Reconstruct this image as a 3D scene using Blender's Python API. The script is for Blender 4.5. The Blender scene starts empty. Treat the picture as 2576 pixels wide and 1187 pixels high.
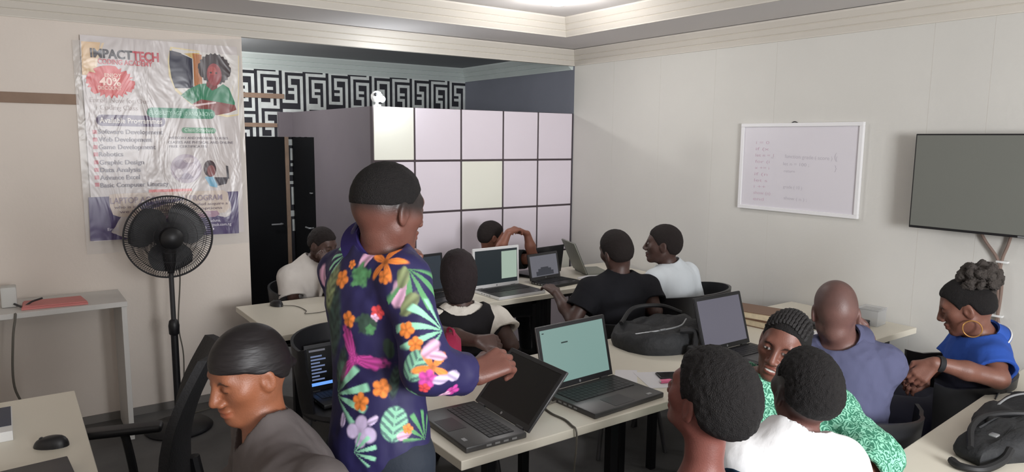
import bpy, bmesh, math, random
import numpy as np
from mathutils import Vector, Matrix
random.seed(7)
SC = bpy.context.scene
COL = SC.collection
PI = math.pi

# ------------------------------------------------------------------ materials
def lin(c):
    c = c / 255.0
    return c / 12.92 if c <= 0.04045 else ((c + 0.055) / 1.055) ** 2.4

def rgb(r, g, b):
    return (lin(r), lin(g), lin(b), 1.0)

def mat(name, col, rough=0.6, metal=0.0, spec=0.5, bump=None, vary=None, emit=None, coat=0.0, attr=None, alpha=None, sheen=0.0):
    m = bpy.data.materials.new(name)
    m.use_nodes = True
    nt = m.node_tree
    p = nt.nodes['Principled BSDF']
    c = rgb(*col)
    p.inputs['Base Color'].default_value = c
    p.inputs['Roughness'].default_value = rough
    p.inputs['Metallic'].default_value = metal
    p.inputs['Specular IOR Level'].default_value = spec
    p.inputs['Coat Weight'].default_value = coat
    p.inputs['Sheen Weight'].default_value = sheen
    if alpha is not None:
        p.inputs['Alpha'].default_value = alpha
    if emit:
        p.inputs['Emission Color'].default_value = rgb(*emit[0])
        p.inputs['Emission Strength'].default_value = emit[1]
    tc = nt.nodes.new('ShaderNodeTexCoord')
    src = None
    if attr:
        a = nt.nodes.new('ShaderNodeAttribute')
        a.attribute_name = attr
        src = a.outputs['Color']
    if vary:
        sc, amt = vary[0], vary[1]
        n = nt.nodes.new('ShaderNodeTexNoise')
        n.inputs['Scale'].default_value = sc
        n.inputs['Detail'].default_value = 5
        nt.links.new(tc.outputs['Object'], n.inputs['Vector'])
        mr = nt.nodes.new('ShaderNodeMapRange')
        mr.inputs['From Min'].default_value = 0.3
        mr.inputs['From Max'].default_value = 0.7
        mr.inputs['To Min'].default_value = 1 - amt
        mr.inputs['To Max'].default_value = 1 + amt
        nt.links.new(n.outputs['Fac'], mr.inputs['Value'])
        mx = nt.nodes.new('ShaderNodeMix')
        mx.data_type = 'RGBA'
        mx.blend_type = 'MULTIPLY'
        mx.inputs['Factor'].default_value = 1.0
        mx.inputs['A'].default_value = c
        if src is not None:
            nt.links.new(src, mx.inputs['A'])
        nt.links.new(mr.outputs['Result'], mx.inputs['B'])
        src = mx.outputs['Result']
    if src is not None:
        nt.links.new(src, p.inputs['Base Color'])
    if bump:
        n = nt.nodes.new('ShaderNodeTexNoise')
        n.inputs['Scale'].default_value = bump[0]
        n.inputs['Detail'].default_value = bump[2] if len(bump) > 2 else 4
        if len(bump) > 3:
            mp = nt.nodes.new('ShaderNodeMapping')
            mp.inputs['Scale'].default_value = bump[3]
            nt.links.new(tc.outputs['Object'], mp.inputs['Vector'])
            nt.links.new(mp.outputs['Vector'], n.inputs['Vector'])
        else:
            nt.links.new(tc.outputs['Object'], n.inputs['Vector'])
        b = nt.nodes.new('ShaderNodeBump')
        b.inputs['Strength'].default_value = bump[1]
        b.inputs['Distance'].default_value = 0.01
        nt.links.new(n.outputs['Fac'], b.inputs['Height'])
        nt.links.new(b.outputs['Normal'], p.inputs['Normal'])
    return m

# ------------------------------------------------------------------ mesh builder
class MB:
    def __init__(self):
        self.v = []; self.f = []; self.m = []; self.mats = []
    def mi(self, m):
        if m not in self.mats:
            self.mats.append(m)
        return self.mats.index(m)
    def add(self, vs, fs, m=None):
        b = len(self.v)
        self.v += [tuple(map(float, v)) for v in vs]
        k = self.mi(m)
        for f in fs:
            self.f.append([b + i for i in f]); self.m.append(k)
        return self
    def bm(self, bm, m=None, M=None):
        bm.verts.index_update()
        vs = [(M @ v.co if M else v.co) for v in bm.verts]
        fs = [[v.index for v in f.verts] for f in bm.faces]
        bm.free()
        return self.add(vs, fs, m)
    def box(self, lo, hi, m=None, bev=0.0, seg=2, M=None):
        bm = bmesh.new()
        bmesh.ops.create_cube(bm, size=1)
        lo, hi = Vector(lo), Vector(hi)
        for v in bm.verts:
            v.co = Vector(((v.co.x + .5) * (hi.x - lo.x) + lo.x, (v.co.y + .5) * (hi.y - lo.y) + lo.y, (v.co.z + .5) * (hi.z - lo.z) + lo.z))
        if bev > 0:
            bmesh.ops.bevel(bm, geom=bm.edges[:], offset=bev, segments=seg, affect='EDGES', profile=.5)
        return self.bm(bm, m, M)
    def tube(self, pts, r, m=None, n=8, closed=False, cap=True):
        pts = [Vector(p) for p in pts]
        rs = r if isinstance(r, (list, tuple)) else [r] * len(pts)
        N = len(pts)
        vs = []; prev = None
        for i, p in enumerate(pts):
            if closed:
                t = pts[(i + 1) % N] - pts[i - 1]
            else:
                t = pts[min(i + 1, N - 1)] - pts[max(i - 1, 0)]
            if t.length < 1e-9:
                t = Vector((0, 0, 1))
            t.normalize()
            if prev is None:
                a = Vector((0, 0, 1)) if abs(t.z) < .9 else Vector((1, 0, 0))
                u = t.cross(a).normalized()
            else:
                u = (prev - t * prev.dot(t))
                u = u.normalized() if u.length > 1e-6 else t.orthogonal().normalized()
            prev = u
            w = t.cross(u)
            for k in range(n):
                a = 2 * PI * k / n
                vs.append(p + (u * math.cos(a) + w * math.sin(a)) * rs[i])
        fs = []
        for i in range(N if closed else N - 1):
            j = (i + 1) % N
            for k in range(n):
                l = (k + 1) % n
                fs.append([i * n + k, i * n + l, j * n + l, j * n + k])
        if cap and not closed:
            fs.append(list(range(n))[::-1])
            fs.append([(N - 1) * n + k for k in range(n)])
        return self.add(vs, fs, m)
    def cyl(self, a, b, r, m=None, n=20, r2=None):
        return self.tube([a, b], [r, r if r2 is None else r2], m, n)
    def lathe(self, prof, m=None, n=28, M=None):
        vs = []; fs = []
        P = len(prof)
        for r, z in prof:
            for k in range(n):
                a = 2 * PI * k / n
                v = Vector((r * math.cos(a), r * math.sin(a), z))
                vs.append(M @ v if M else v)
        for i in range(P - 1):
            for k in range(n):
                l = (k + 1) % n
                fs.append([i * n + k, i * n + l, (i + 1) * n + l, (i + 1) * n + k])
        fs.append(list(range(n))[::-1]); fs.append([(P - 1) * n + k for k in range(n)])
        return self.add(vs, fs, m)
    def ball(self, c, r, m=None, sub=3):
        bm = bmesh.new()
        bmesh.ops.create_icosphere(bm, subdivisions=sub, radius=1)
        rr = r if isinstance(r, (tuple, list)) else (r, r, r)
        for v in bm.verts:
            v.co = Vector((c[0] + v.co.x * rr[0], c[1] + v.co.y * rr[1], c[2] + v.co.z * rr[2]))
        return self.bm(bm, m)
    def prism(self, poly, d, m=None):
        """poly: 3D points of a planar outline, d: extrusion vector"""
        n = len(poly); d = Vector(d)
        vs = [Vector(p) for p in poly] + [Vector(p) + d for p in poly]
        fs = [list(range(n))[::-1], [n + i for i in range(n)]]
        fs += [[i, (i + 1) % n, n + (i + 1) % n, n + i] for i in range(n)]
        return self.add(vs, fs, m)
    def build(self, name, m=None, parent=None, smooth=40, loc=None):
        me = bpy.data.meshes.new(name)
        me.from_pydata(self.v, [], self.f)
        mats = [(x if x is not None else m) for x in self.mats]
        for x in mats:
            me.materials.append(x)
        me.polygons.foreach_set('material_index', self.m)
        me.validate(); me.update()
        fix = bmesh.new(); fix.from_mesh(me)
        bmesh.ops.recalc_face_normals(fix, faces=fix.faces[:])
        fix.to_mesh(me); fix.free()
        if smooth:
            me.polygons.foreach_set('use_smooth', [True] * len(me.polygons))
            me.set_sharp_from_angle(angle=math.radians(smooth))
        o = bpy.data.objects.new(name, me)
        COL.objects.link(o)
        if parent is not None:
            o.parent = parent
        if loc is not None:
            o.location = loc
        return o

def thing(name, label, cat, loc=(0, 0, 0), rz=0.0, group=None):
    o = bpy.data.objects.new(name, None)
    o.empty_display_size = .1
    COL.objects.link(o)
    o.location = loc; o.rotation_euler = (0, 0, rz)
    return tag(o, label, cat, group)

def tag(o, label, cat, group=None):
    o['label'] = label; o['category'] = cat
    if group:
        o['group'] = group
    return o

def struct(o, label=None):
    o['kind'] = 'structure'
    if label:
        o['label'] = label
    return o

def dup(root, label=None, loc=None, rz=None):
    r = root.copy(); COL.objects.link(r)
    if label: r['label'] = label
    if loc is not None: r.location = loc
    if rz is not None: r.rotation_euler = (0, 0, rz)
    for ch in list(root.children):
        c = ch.copy(); COL.objects.link(c); c.parent = r
        for g in list(ch.children):
            d = g.copy(); COL.objects.link(d); d.parent = c
    return r

def bez(pts, n=8):
    """smooth Catmull-Rom curve through points"""
    P = [Vector(p) for p in pts]
    P = [P[0] * 2 - P[1]] + P + [P[-1] * 2 - P[-2]]
    out = []
    for i in range(1, len(P) - 2):
        a, b, c, d = P[i - 1:i + 3]
        for k in range(n):
            t = k / n
            out.append(.5 * ((2 * b) + (c - a) * t + (2 * a - 5 * b + 4 * c - d) * t * t + (3 * b - a - 3 * c + d) * t ** 3))
    out.append(P[-2])
    return out

# ------------------------------------------------------------------ camera
cam = bpy.data.cameras.new('camera')
co = bpy.data.objects.new('camera', cam)
COL.objects.link(co)
cam.sensor_width = 36.0
cam.lens = 36.0 * 1800 / 2576
cam.clip_start = .05
right, upv, fwd = Vector((0.815880, -0.578142, 0.009525)), Vector((0.069061, 0.113788, 0.991102)), Vector((0.574082, 0.807963, -0.132765))
M = Matrix((right, upv, -fwd)).transposed().to_4x4()
M.translation = (0, 0, 1.8)
co.matrix_world = M
SC.camera = co

# ------------------------------------------------------------------ shared materials
XR, YW, YA = 4.271, 5.06, 6.94          # right wall, left wall plane, alcove back wall
X0, Y0 = -2.0, -2.3
m_wall_l = mat('wall_paint_cream', (220, 210, 200), .75, vary=(1.1, .05), bump=(60, .08))
m_wall_r = mat('wall_paint_offwhite', (208, 206, 200), .7, vary=(.9, .045), bump=(50, .08))
m_cornice = mat('cornice_paint', (212, 206, 196), .6, vary=(2, .03))
m_cornice_a = mat('alcove_cornice_paint', (196, 205, 202), .6, vary=(3, .05))
m_ceil = mat('ceiling_paint', (216, 212, 210), .8, vary=(1, .03))
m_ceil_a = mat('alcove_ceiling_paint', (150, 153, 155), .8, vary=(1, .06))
m_slate = mat('slate_wall_paint', (118, 121, 132), .75, vary=(2, .06), bump=(30, .1))
m_taupe = mat('taupe_partition_paint', (106, 99, 104), .8, vary=(2, .06))
m_floor = mat('dark_floor', (96, 95, 94), .7, vary=(3.0, .22), bump=(25, .15))
m_brown = mat('brown_wood_strip', (142, 118, 100), .7, vary=(9, .12))
m_black = mat('black_plastic', (22, 22, 25), .45)
m_blackm = mat('black_matte', (20, 20, 23), .8)
m_dgrey = mat('dark_grey_plastic', (52, 52, 54), .45)
m_metal = mat('black_powder_metal', (24, 24, 27), .45, metal=.4)
m_silver = mat('silver_plastic', (150, 152, 154), .35, metal=.5)
m_white = mat('white_plastic', (222, 222, 220), .4)
m_table = mat('cream_laminate', (221, 215, 199), .38, vary=(2, .02))
m_edge = mat('cream_edge_band', (228, 222, 200), .5)
m_whitel = mat('white_laminate', (206, 204, 200), .5, vary=(3, .02))
m_screen = mat('dark_screen_glass', (22, 24, 28), .12, spec=.6)
m_paper = mat('white_paper', (222, 220, 222), .8)
m_cable = mat('grey_cable', (96, 92, 84), .6)

# ------------------------------------------------------------------ room shell
def wall_box(name, lo, hi, m, label=None):
    return struct(MB().box(lo, hi, m).build(name, m, smooth=0), label)
wall_box('floor', (X0 - .15, Y0 - .15, -.1), (XR + .15, YA + .15, 0), m_floor, 'dark grey floor')
wall_box('wall_left', (X0, YW, 0), (1.36, YW + .15, 2.75), m_wall_l, 'cream wall behind the banner')
# right wall with faint board seams
mb = MB()
ys = [Y0, -1.0, .2, 1.68, 1.98, 2.975, 3.48, 4.015, 4.544, YW]
for a, b in zip(ys[:-1], ys[1:]):
    mb.box((XR, a + .0006, 0), (XR + .1, b - .0006, 2.75), m_wall_r)
mb.box((XR + .0008, Y0, 0), (XR + .12, YW, 2.75), m_wall_l)
struct(mb.build('wall_right', m_wall_r, smooth=0), 'off-white boarded wall on the right')
wall_box('wall_alcove_right', (XR, YW, 0), (XR + .12, YA + .15, 2.75), m_slate, 'slate grey alcove wall')
wall_box('wall_alcove_left', (.3, YW + .15, 0), (.45, YA, 2.75), m_slate)
wall_box('wall_side', (X0 - .15, Y0, 0), (X0, YW + .15, 2.75), m_wall_l)
# back wall with a window opening
wx0, wx1, wz0, wz1 = .6, 2.1, 1.1, 2.35
mb = MB()
mb.box((X0, Y0 - .15, 0), (wx0, Y0, 2.75)).box((wx1, Y0 - .15, 0), (XR, Y0, 2.75)).box((wx0, Y0 - .15, 0), (wx1, Y0, wz0)).box((wx0, Y0 - .15, wz1), (wx1, Y0, 2.75))
struct(mb.build('wall_back', m_wall_l, smooth=0))
mb = MB()
for x in (wx0, (wx0 + wx1) / 2 - .02, wx1 - .04):
    mb.box((x, Y0 - .12, wz0), (x + .04, Y0 - .07, wz1))
for z in (wz0, wz1 - .04):
    mb.box((wx0, Y0 - .12, z), (wx1, Y0 - .07, z + .04))
struct(mb.build('window_1', m_white, smooth=0), 'daylight window behind the room')
# ceiling: lower ring, tray, alcove
IN = .60
mb = MB()
mb.box((X0, YW - IN, 2.6), (XR, YW, 2.75)).box((X0, Y0, 2.6), (XR, Y0 + IN, 2.75)).box((X0, Y0 + IN, 2.6), (X0 + IN, YW - IN, 2.75)).box((XR - IN, Y0 + IN, 2.6), (XR, YW - IN, 2.75))
mb.box((X0, Y0, 2.735), (XR, YW, 2.8))
struct(mb.build('ceiling', m_ceil, smooth=0), 'grey tray ceiling')
wall_box('ceiling_alcove', (.3, YW, 2.575), (XR, YA, 2.75), m_ceil_a, 'grey alcove ceiling')
PROF = [(0, 0), (.010, 0), (.012, .006), (.034, .036), (.030, .041), (.038, .045), (.060, .076), (.056, .081), (.064, .085), (.088, .117), (.090, .130), (0, .130)]
def molding(name, x0, x1, y0, y1, z, m, sides='LRFB', sc=1.0, label=None):
    mb = MB(); n = len(PROF)
    def run(pa, pb):
        vs = [pa(d * sc, z + h * sc) for d, h in PROF] + [pb(d * sc, z + h * sc) for d, h in PROF]
        fs = [[i, (i + 1) % n, n + (i + 1) % n, n + i] for i in range(n)] + [list(range(n)), [n + i for i in range(n)]]
        mb.add(vs, fs, m)
    if 'F' in sides: run(lambda d, h: (x0 + d, y1 - d, h), lambda d, h: (x1 - d, y1 - d, h))
    if 'B' in sides: run(lambda d, h: (x0 + d, y0 + d, h), lambda d, h: (x1 - d, y0 + d, h))
    if 'R' in sides: run(lambda d, h: (x1 - d, y0 + d, h), lambda d, h: (x1 - d, y1 - d, h))
    if 'L' in sides: run(lambda d, h: (x0 + d, y0 + d, h), lambda d, h: (x0 + d, y1 - d, h))
    return struct(mb.build(name, m, smooth=0), label)
molding('trim_1', X0, XR, Y0, YW, 2.466, m_cornice, label='stepped cream cornice around the room')
molding('trim_2', X0 + IN, XR - IN, Y0 + IN, YW - IN, 2.6, m_cornice, sc=1.06, label='stepped cream cornice of the ceiling tray')
molding('trim_3', .3, XR, YW + .02, YA, 2.434, m_cornice_a, sides='RF', sc=1.08, label='stepped pale cornice in the alcove')
wall_box('wall_header', (1.36, YW, 2.466), (XR, YW + .03, 2.75), m_cornice)
wall_box('baseboard_left', (X0, YW - .012, 0), (1.36, YW, .05), mat('grey_skirting', (120, 116, 112), .7))

# greek key wallpaper on the alcove's back wall
m_wp_w = mat('wallpaper_white', (205, 210, 208), .7, vary=(14, .1))
m_wp_b = mat('wallpaper_black', (34, 34, 42), .7, vary=(14, .15))
KEY = ["W.WWW.W.", "W.W...W.", "W.W...W.", "W.WWWWW.", "W.......", "WWWWWWW.", "......W.", "WWWWW.W.", "W...W.W.", "W...W.W.", "W.WWW.W.", "W.W...W."]
ROT = [r[6::-1] + '.' for r in KEY[::-1]]
cs = .0288
nx, nz = int((XR - .45) / cs) + 1, int(1.6 / cs)
mb = MB()
fw_, fb_, vs_ = [], [], {}
def wv(i, k):
    key = (i, k)
    if key not in vs_:
        vs_[key] = len(vs_)
    return vs_[key]
for i in range(nx):
    for k in range(nz):
        u = i // 8; row = k // 12
        tile = KEY if (u + row) % 2 == 0 else ROT
        ch = tile[(k + 5) % 12][(i) % 8]
        q = [wv(i, k), wv(i, k + 1), wv(i + 1, k + 1), wv(i + 1, k)]
        (fw_ if ch == 'W' else fb_).append(q)
pts = [(min(XR - .0, XR - i * cs) if i * cs < XR - .45 else .45, YA, 2.45 - k * cs) for (i, k) in vs_]
mb.add(pts, fw_, m_wp_w)
b = len(mb.v)
mb.add(pts, fb_, m_wp_b)
mb.box((.3, YA + .004, 0), (XR + .1, YA + .12, 2.75), m_wp_b)
struct(mb.build('wall_alcove_back', m_wp_b, smooth=0), 'black and white Greek key wallpaper wall')

# dark doors in the alcove
m_door = mat('black_door_paint', (11, 12, 15), .7, spec=.15, bump=(8, .1))
m_frame = mat('brown_door_frame', (120, 100, 84), .7, vary=(8, .2))
def door(name, label, cx0, cx1, y, ztop):
    mb = MB().box((cx0, y - .04, 0.0), (cx1, y, ztop), m_door, .003)
    o = struct(mb.build(name, m_door, smooth=0), label)
    mb = MB().box((cx1, y - .05, 0), (cx1 + .035, y, ztop + .0), m_frame)
    f = mb.build('door_frame', m_frame, o, smooth=0); f['label'] = 'brown timber frame'
    h = MB().tube(bez([(cx1 - .06, y - .04, .98), (cx1 - .06, y - .08, .98), (cx1 - .16, y - .08, .98)], 4), .008).build('door_handle', m_silver, o)
    return o
door('door_1', 'black door under the Greek key wallpaper', 1.55, 2.213, YA - .02, 1.81)
def strip(name, x0, x1, y, z0, z1, label):
    return struct(MB().box((x0, y - .012, z0), (x1, y, z1), m_brown, .002).build(name, m_brown, smooth=0), label)
strip('trim_4', .45, 2.24, YA - .001, 2.17, 2.215, 'upper brown strip on the wallpaper')
strip('trim_5', .45, 2.165, YA - .001, 1.90, 1.938, 'lower brown strip on the wallpaper')
strip('trim_6', X0, .40, YW - .001, 1.985, 2.046, 'brown strip on the cream wall')

# cabin partition
m_lilac = mat('lilac_white_panel', (222, 213, 222), .6, vary=(1.5, .02))
m_cream = mat('cream_white_panel', (232, 232, 220), .6, vary=(1.5, .02))
m_joint = mat('dark_panel_joint', (70, 60, 64), .8)
PX = [2.298, 2.652, 3.078, 3.496, 3.869, 4.262]
PZ = [2.042, 1.63, 1.217, .80, .40, 0.0]
mb = MB()
mb.box((2.298, YW + .006, 0), (XR - .002, YW + .05, 2.044), m_joint)
for i in range(5):
    for k in range(5):
        m = m_cream if (i, k) in ((0, 0), (2, 1), (4, 3), (1, 3)) else m_lilac
        mb.box((PX[i] + .008, YW, PZ[k + 1] + .008), (PX[i + 1] - .008, YW + .012, PZ[k] - (.008 if k else .0)), m, .004)
struct(mb.build('wall_partition', m_lilac, smooth=0), 'partition faced with white square panels')
mb = MB()
mb.box((2.298, YW + .05, 0), (2.338, YW + 1.26, 2.044), m_taupe)
mb.box((2.298, YW + 1.26, 1.81), (2.338, YA, 2.044), m_taupe)
mb.box((2.17, YA - .05, 1.81), (2.298, YA - .004, 2.044), m_taupe)
struct(mb.build('wall_partition_side', m_taupe, smooth=0), 'taupe side of the partition')
o = struct(MB().box((2.300, YW + 1.262, 0), (2.336, YA - .03, 1.808), m_door).build('door_2', m_door, smooth=0), 'black door in the taupe side of the partition')
MB().tube(bez([(2.30, YW + 1.33, .98), (2.26, YW + 1.33, .98), (2.26, YW + 1.43, .98)], 4), .008).build('door_handle', m_silver, o)
MB().tube(bez([(2.30, YW + 1.33, 1.3), (2.285, YW + 1.33, 1.3), (2.285, YW + 1.36, 1.3)], 3), .006).build('door_latch', m_silver, o)

# ------------------------------------------------------------------ lamps
m_led = mat('lit_led', (255, 255, 255), .4, emit=((235, 242, 255), 60))
m_lamp = mat('lit_ceiling_lamp', (255, 255, 255), .4, emit=((240, 244, 255), 25))
t = thing('security_light', 'white camera light glowing on the top corner of the panelled partition', 'light', (2.345, YW + .025, 2.044))
MB().cyl((0, 0, 0), (0, 0, .012), .03).build('base', m_white, t)
MB().cyl((0, 0, .012), (0, 0, .03), .012).build('stem', m_white, t)
MB().lathe([(.012, .028), (.034, .036), (.044, .06), (.044, .085), (.03, .108), (.008, .116)], n=24).build('housing', m_white, t)
MB().ball((-.024, -.036, .086), (.013, .012, .014), m_black, 2).build('lens', m_black, t)
MB().ball((.022, -.05, .052), (.024, .018, .024), m_led, 3).build('lamp', m_led, t)
t = thing('ceiling_light', 'round lit lamp on the tray ceiling', 'ceiling light', (3.05, 3.80, 2.735))
MB().cyl((0, 0, -.02), (0, 0, 0), .075, n=32).build('base', m_white, t)
MB().lathe([(.066, -.02), (.064, -.035), (.05, -.05), (.02, -.057), (.002, -.058)], n=32).build('diffuser', m_lamp, t)
t = thing('alcove_fill_bulb', 'unseen bulb added behind the cream wall to brighten the alcove', 'light', (1.0, 6.1, 2.575))  # unseen bulb, added to brighten the alcove
MB().cyl((0, 0, -.05), (0, 0, 0), .022).build('holder', m_white, t)
MB().lathe([(.012, -.05), (.02, -.06), (.03, -.085), (.026, -.11), (.01, -.122)], n=20).build('bulb', m_lamp, t)
def light(name, kind, loc, energy, col, **kw):
    l = bpy.data.lights.new(name, kind); l.energy = energy; l.color = col
    for k, v in kw.items():
        if k != 'rot': setattr(l, k, v)
    o = bpy.data.objects.new(name, l); COL.objects.link(o); o.location = loc
    if 'rot' in kw: o.rotation_euler = kw['rot']
    return o
light('security_light_glow', 'POINT', (2.36, YW - .14, 2.16), 3.2, (.9, .95, 1), shadow_soft_size=.04)
light('alcove_fill_glow', 'POINT', (1.0, 6.1, 2.40), 34, (1, .98, .96), shadow_soft_size=.05)  # added fill light for the alcove wallpaper, out of view
light('ceiling_light_glow', 'POINT', (3.05, 3.80, 2.58), 9, (1, .97, .94), shadow_soft_size=.08)
light('window_daylight', 'AREA', ((wx0 + wx1) / 2, Y0 - .02, (wz0 + wz1) / 2), 152, (.97, .98, 1.0), shape='RECTANGLE', size=wx1 - wx0 - .1, size_y=wz1 - wz0 - .1, rot=(PI / 2, 0, 0))
w = bpy.data.worlds.new('world'); SC.world = w; w.use_nodes = True
w.node_tree.nodes['Background'].inputs['Color'].default_value = (.85, .92, 1, 1)
w.node_tree.nodes['Background'].inputs['Strength'].default_value = 1.0
SC.view_settings.view_transform = 'Standard'
SC.view_settings.look = 'None'
SC.view_settings.gamma = 1.0
SC.view_settings.use_curve_mapping = False
SC.view_settings.exposure = 0.56

# ================================================================== banner
YB = 5.045
def surf(x, z):
    a = .0035 * math.sin(9 * x + 5 * z) + .0025 * math.sin(17 * z - 6 * x) + .002 * math.sin(23 * x + 11 * z + 1)
    g = max(0.0, 1 - (z - 1.15) / 1.3)
    return YB - .006 + .45 * a * (.6 + .4 * g)
def wrinkle_mat(name, col, alpha=None, rough=.3):
    m = mat(name, col, rough, spec=.6, alpha=alpha)
    nt = m.node_tree; p = nt.nodes['Principled BSDF']
    tc = nt.nodes.new('ShaderNodeTexCoord')
    mp = nt.nodes.new('ShaderNodeMapping'); mp.inputs['Scale'].default_value = (1, 1, .45); mp.inputs['Rotation'].default_value = (0, .5, 0)
    n = nt.nodes.new('ShaderNodeTexNoise'); n.inputs['Scale'].default_value = 5; n.inputs['Detail'].default_value = 3; n.inputs['Distortion'].default_value = 1.2
    b = nt.nodes.new('ShaderNodeBump'); b.inputs['Strength'].default_value = .42; b.inputs['Distance'].default_value = .03
    nt.links.new(tc.outputs['Object'], mp.inputs['Vector']); nt.links.new(mp.outputs['Vector'], n.inputs['Vector'])
    nt.links.new(n.outputs['Fac'], b.inputs['Height']); nt.links.new(b.outputs['Normal'], p.inputs['Normal'])
    return m
_wm = {}
def WM(col):
    if col not in _wm:
        _wm[col] = wrinkle_mat('banner_ink_%d' % len(_wm), col)
    return _wm[col]
banner = thing('banner', 'large printed plastic banner on the cream wall behind the pedestal fan', 'banner', (0, 0, 0))
m_clear = wrinkle_mat('clear_plastic_sheet', (225, 222, 220), .3, .2)
def sheet(mb, x0, x1, z0, z1, off, m, step=.03, top=None):
    nx, nz = max(1, int((x1 - x0) / step)), max(1, int((z1 - z0) / step))
    vs = []
    for k in range(nz + 1):
        for i in range(nx + 1):
            x = x0 + (x1 - x0) * i / nx
            zt = z1 + (top * (i / nx) if top else 0)
            z = z0 + (zt - z0) * k / nz
            vs.append((x, surf(x, z) - off, z))
    fs = [[k * (nx + 1) + i, k * (nx + 1) + i + 1, (k + 1) * (nx + 1) + i + 1, (k + 1) * (nx + 1) + i] for k in range(nz) for i in range(nx)]
    mb.add(vs, fs, m)
mb = MB(); sheet(mb, .385, 1.352, 1.08, 2.36, .0, m_clear, top=.09)
o = mb.build('plastic_sheet', m_clear, banner); o['label'] = 'clear plastic margin'
def flat(mb, poly, off, col):
    """planar print shape: ear-clipped, finely cut so that it follows the sheet"""
    bm = bmesh.new()
    f = bm.faces.new([bm.verts.new((x, 0, z)) for x, z in poly])
    bmesh.ops.triangulate(bm, faces=[f])
    for _ in range(3):
        es = [e for e in bm.edges if e.calc_length() > .06]
        if not es: break
        bmesh.ops.subdivide_edges(bm, edges=es, cuts=1)
    for v in bm.verts:
        v.co.y = surf(v.co.x, v.co.z) - off
    mb.bm(bm, WM(col))
def ell(c, rx, rz, n=40, a0=0, jag=0):
    out = []
    for k in range(n):
        a = a0 + 2 * PI * k / n
        j = 1 + (jag if k % 2 else -jag)
        out.append((c[0] + rx * j * math.cos(a), c[1] + rz * j * math.sin(a)))
    return out
def pill(x0, x1, z0, z1, n=8):
    r = (z1 - z0) / 2; zc = (z0 + z1) / 2
    return [(x1 - r + r * math.cos(a), zc + r * math.sin(a)) for a in [(-.5 + k / n) * PI for k in range(n + 1)]] + [(x0 + r + r * math.cos(a), zc + r * math.sin(a)) for a in [(.5 + k / n) * PI for k in range(n + 1)]]
pm = MB()
sheet(pm, .425, 1.322, 1.158, 2.395, .0018, WM((200, 192, 190)))
L = .003
flat(pm, [(0.431, 2.357), (0.530, 2.358), (0.499, 2.256), (0.486, 2.161), (0.424, 2.162)], L, (214, 178, 132))
flat(pm, [(0.537, 2.356), (0.551, 2.358), (0.512, 2.256), (0.496, 2.162), (0.486, 2.161), (0.499, 2.256)], L, (222, 198, 165))
# photo of a seated child inside an arc
flat(pm, [(0.917, 2.364), (1.086, 2.352), (1.098, 2.341), (1.334, 2.340), (1.318, 1.948), (1.241, 1.933), (1.117, 1.955), (1.018, 2.011), (0.931, 2.093), (0.899, 2.185), (0.897, 2.284)], L, (222, 205, 160))
flat(pm, [(0.926, 2.355), (1.086, 2.345), (1.329, 2.340), (1.313, 1.956), (1.254, 1.946), (1.122, 1.968), (1.023, 2.024), (0.946, 2.103), (0.913, 2.191), (0.908, 2.284)], L + .0006, (214, 209, 204))
flat(pm, [(0.911, 2.341), (0.985, 2.322), (1.043, 2.299), (1.039, 2.113), (0.932, 2.108), (0.914, 2.171), (0.905, 2.260)], L + .0012, (34, 34, 58))
flat(pm, [(0.920, 2.342), (0.978, 2.329), (0.989, 2.310), (0.919, 2.310)], L + .0015, (50, 44, 60))
flat(pm, [(1.044, 2.332), (1.100, 2.328), (1.096, 2.133), (1.047, 2.121), (1.048, 2.299)], L + .0012, (178, 112, 62))
flat(pm, [(0.994, 2.328), (1.086, 2.340), (1.103, 2.298), (1.050, 2.297)], L + .0011, (206, 176, 110))
flat(pm, ell([(1.176, 2.242)][0], .098, .098, 46, jag=.05), L + .0018, (46, 26, 30))
flat(pm, [(0.963, 2.064), (1.012, 2.106), (1.076, 2.140), (1.125, 2.148), (1.186, 2.120), (1.225, 2.148), (1.261, 2.124), (1.296, 2.031), (1.295, 2.015), (1.206, 2.012), (1.182, 2.032), (1.145, 2.026), (1.083, 2.013), (1.027, 2.011)], L + .0018, (46, 128, 92))
flat(pm, [(1.124, 2.160), (1.188, 2.164), (1.188, 2.120), (1.156, 2.103), (1.120, 2.132)], L + .0021, (120, 44, 44))
flat(pm, ell([(1.172, 2.206)][0], .046, .072, 24), L + .0024, (148, 52, 56))
flat(pm, ell([(1.161, 2.231)][0], .025, .028, 16), L + .0027, (172, 70, 66))
flat(pm, ell([(1.151, 2.218)][0], .007, .006, 10), L + .003, (40, 18, 20))
flat(pm, ell([(1.185, 2.217)][0], .007, .006, 10), L + .003, (40, 18, 20))
flat(pm, [(1.027, 2.011), (1.084, 2.044), (1.182, 2.032), (1.295, 2.015), (1.304, 1.984), (1.255, 1.962), (1.178, 1.944), (1.081, 1.977)], L + .0021, (132, 62, 58))
flat(pm, [(1.034, 2.009), (1.175, 2.032), (1.177, 2.022), (1.038, 1.996)], L + .0027, (222, 196, 196))
flat(pm, ell([(0.572, 2.126)][0], .118, .088, 52, jag=.13), L + .0012, (206, 48, 44))
flat(pm, pill(*(0.761, 1.166, 1.919, 1.982)), L + .0030, (60, 138, 108))
flat(pm, pill(*(0.480, 0.864, 1.862, 1.930)), L + .0024, (88, 70, 100))
flat(pm, pill(*(0.957, 1.167, 1.825, 1.861)), L + .0024, (86, 148, 112))
for k, yy in enumerate(range(8)):
    bx, bz = [(0.470, 1.825), (0.469, 1.779), (0.468, 1.734), (0.468, 1.690), (0.467, 1.642), (0.466, 1.596), (0.465, 1.550), (0.464, 1.506)][k]
    flat(pm, [(bx - .012, bz - .012), (bx + .012, bz - .012), (bx + .012, bz + .012), (bx - .012, bz + .012)], L, (186, 96, 104))
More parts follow.
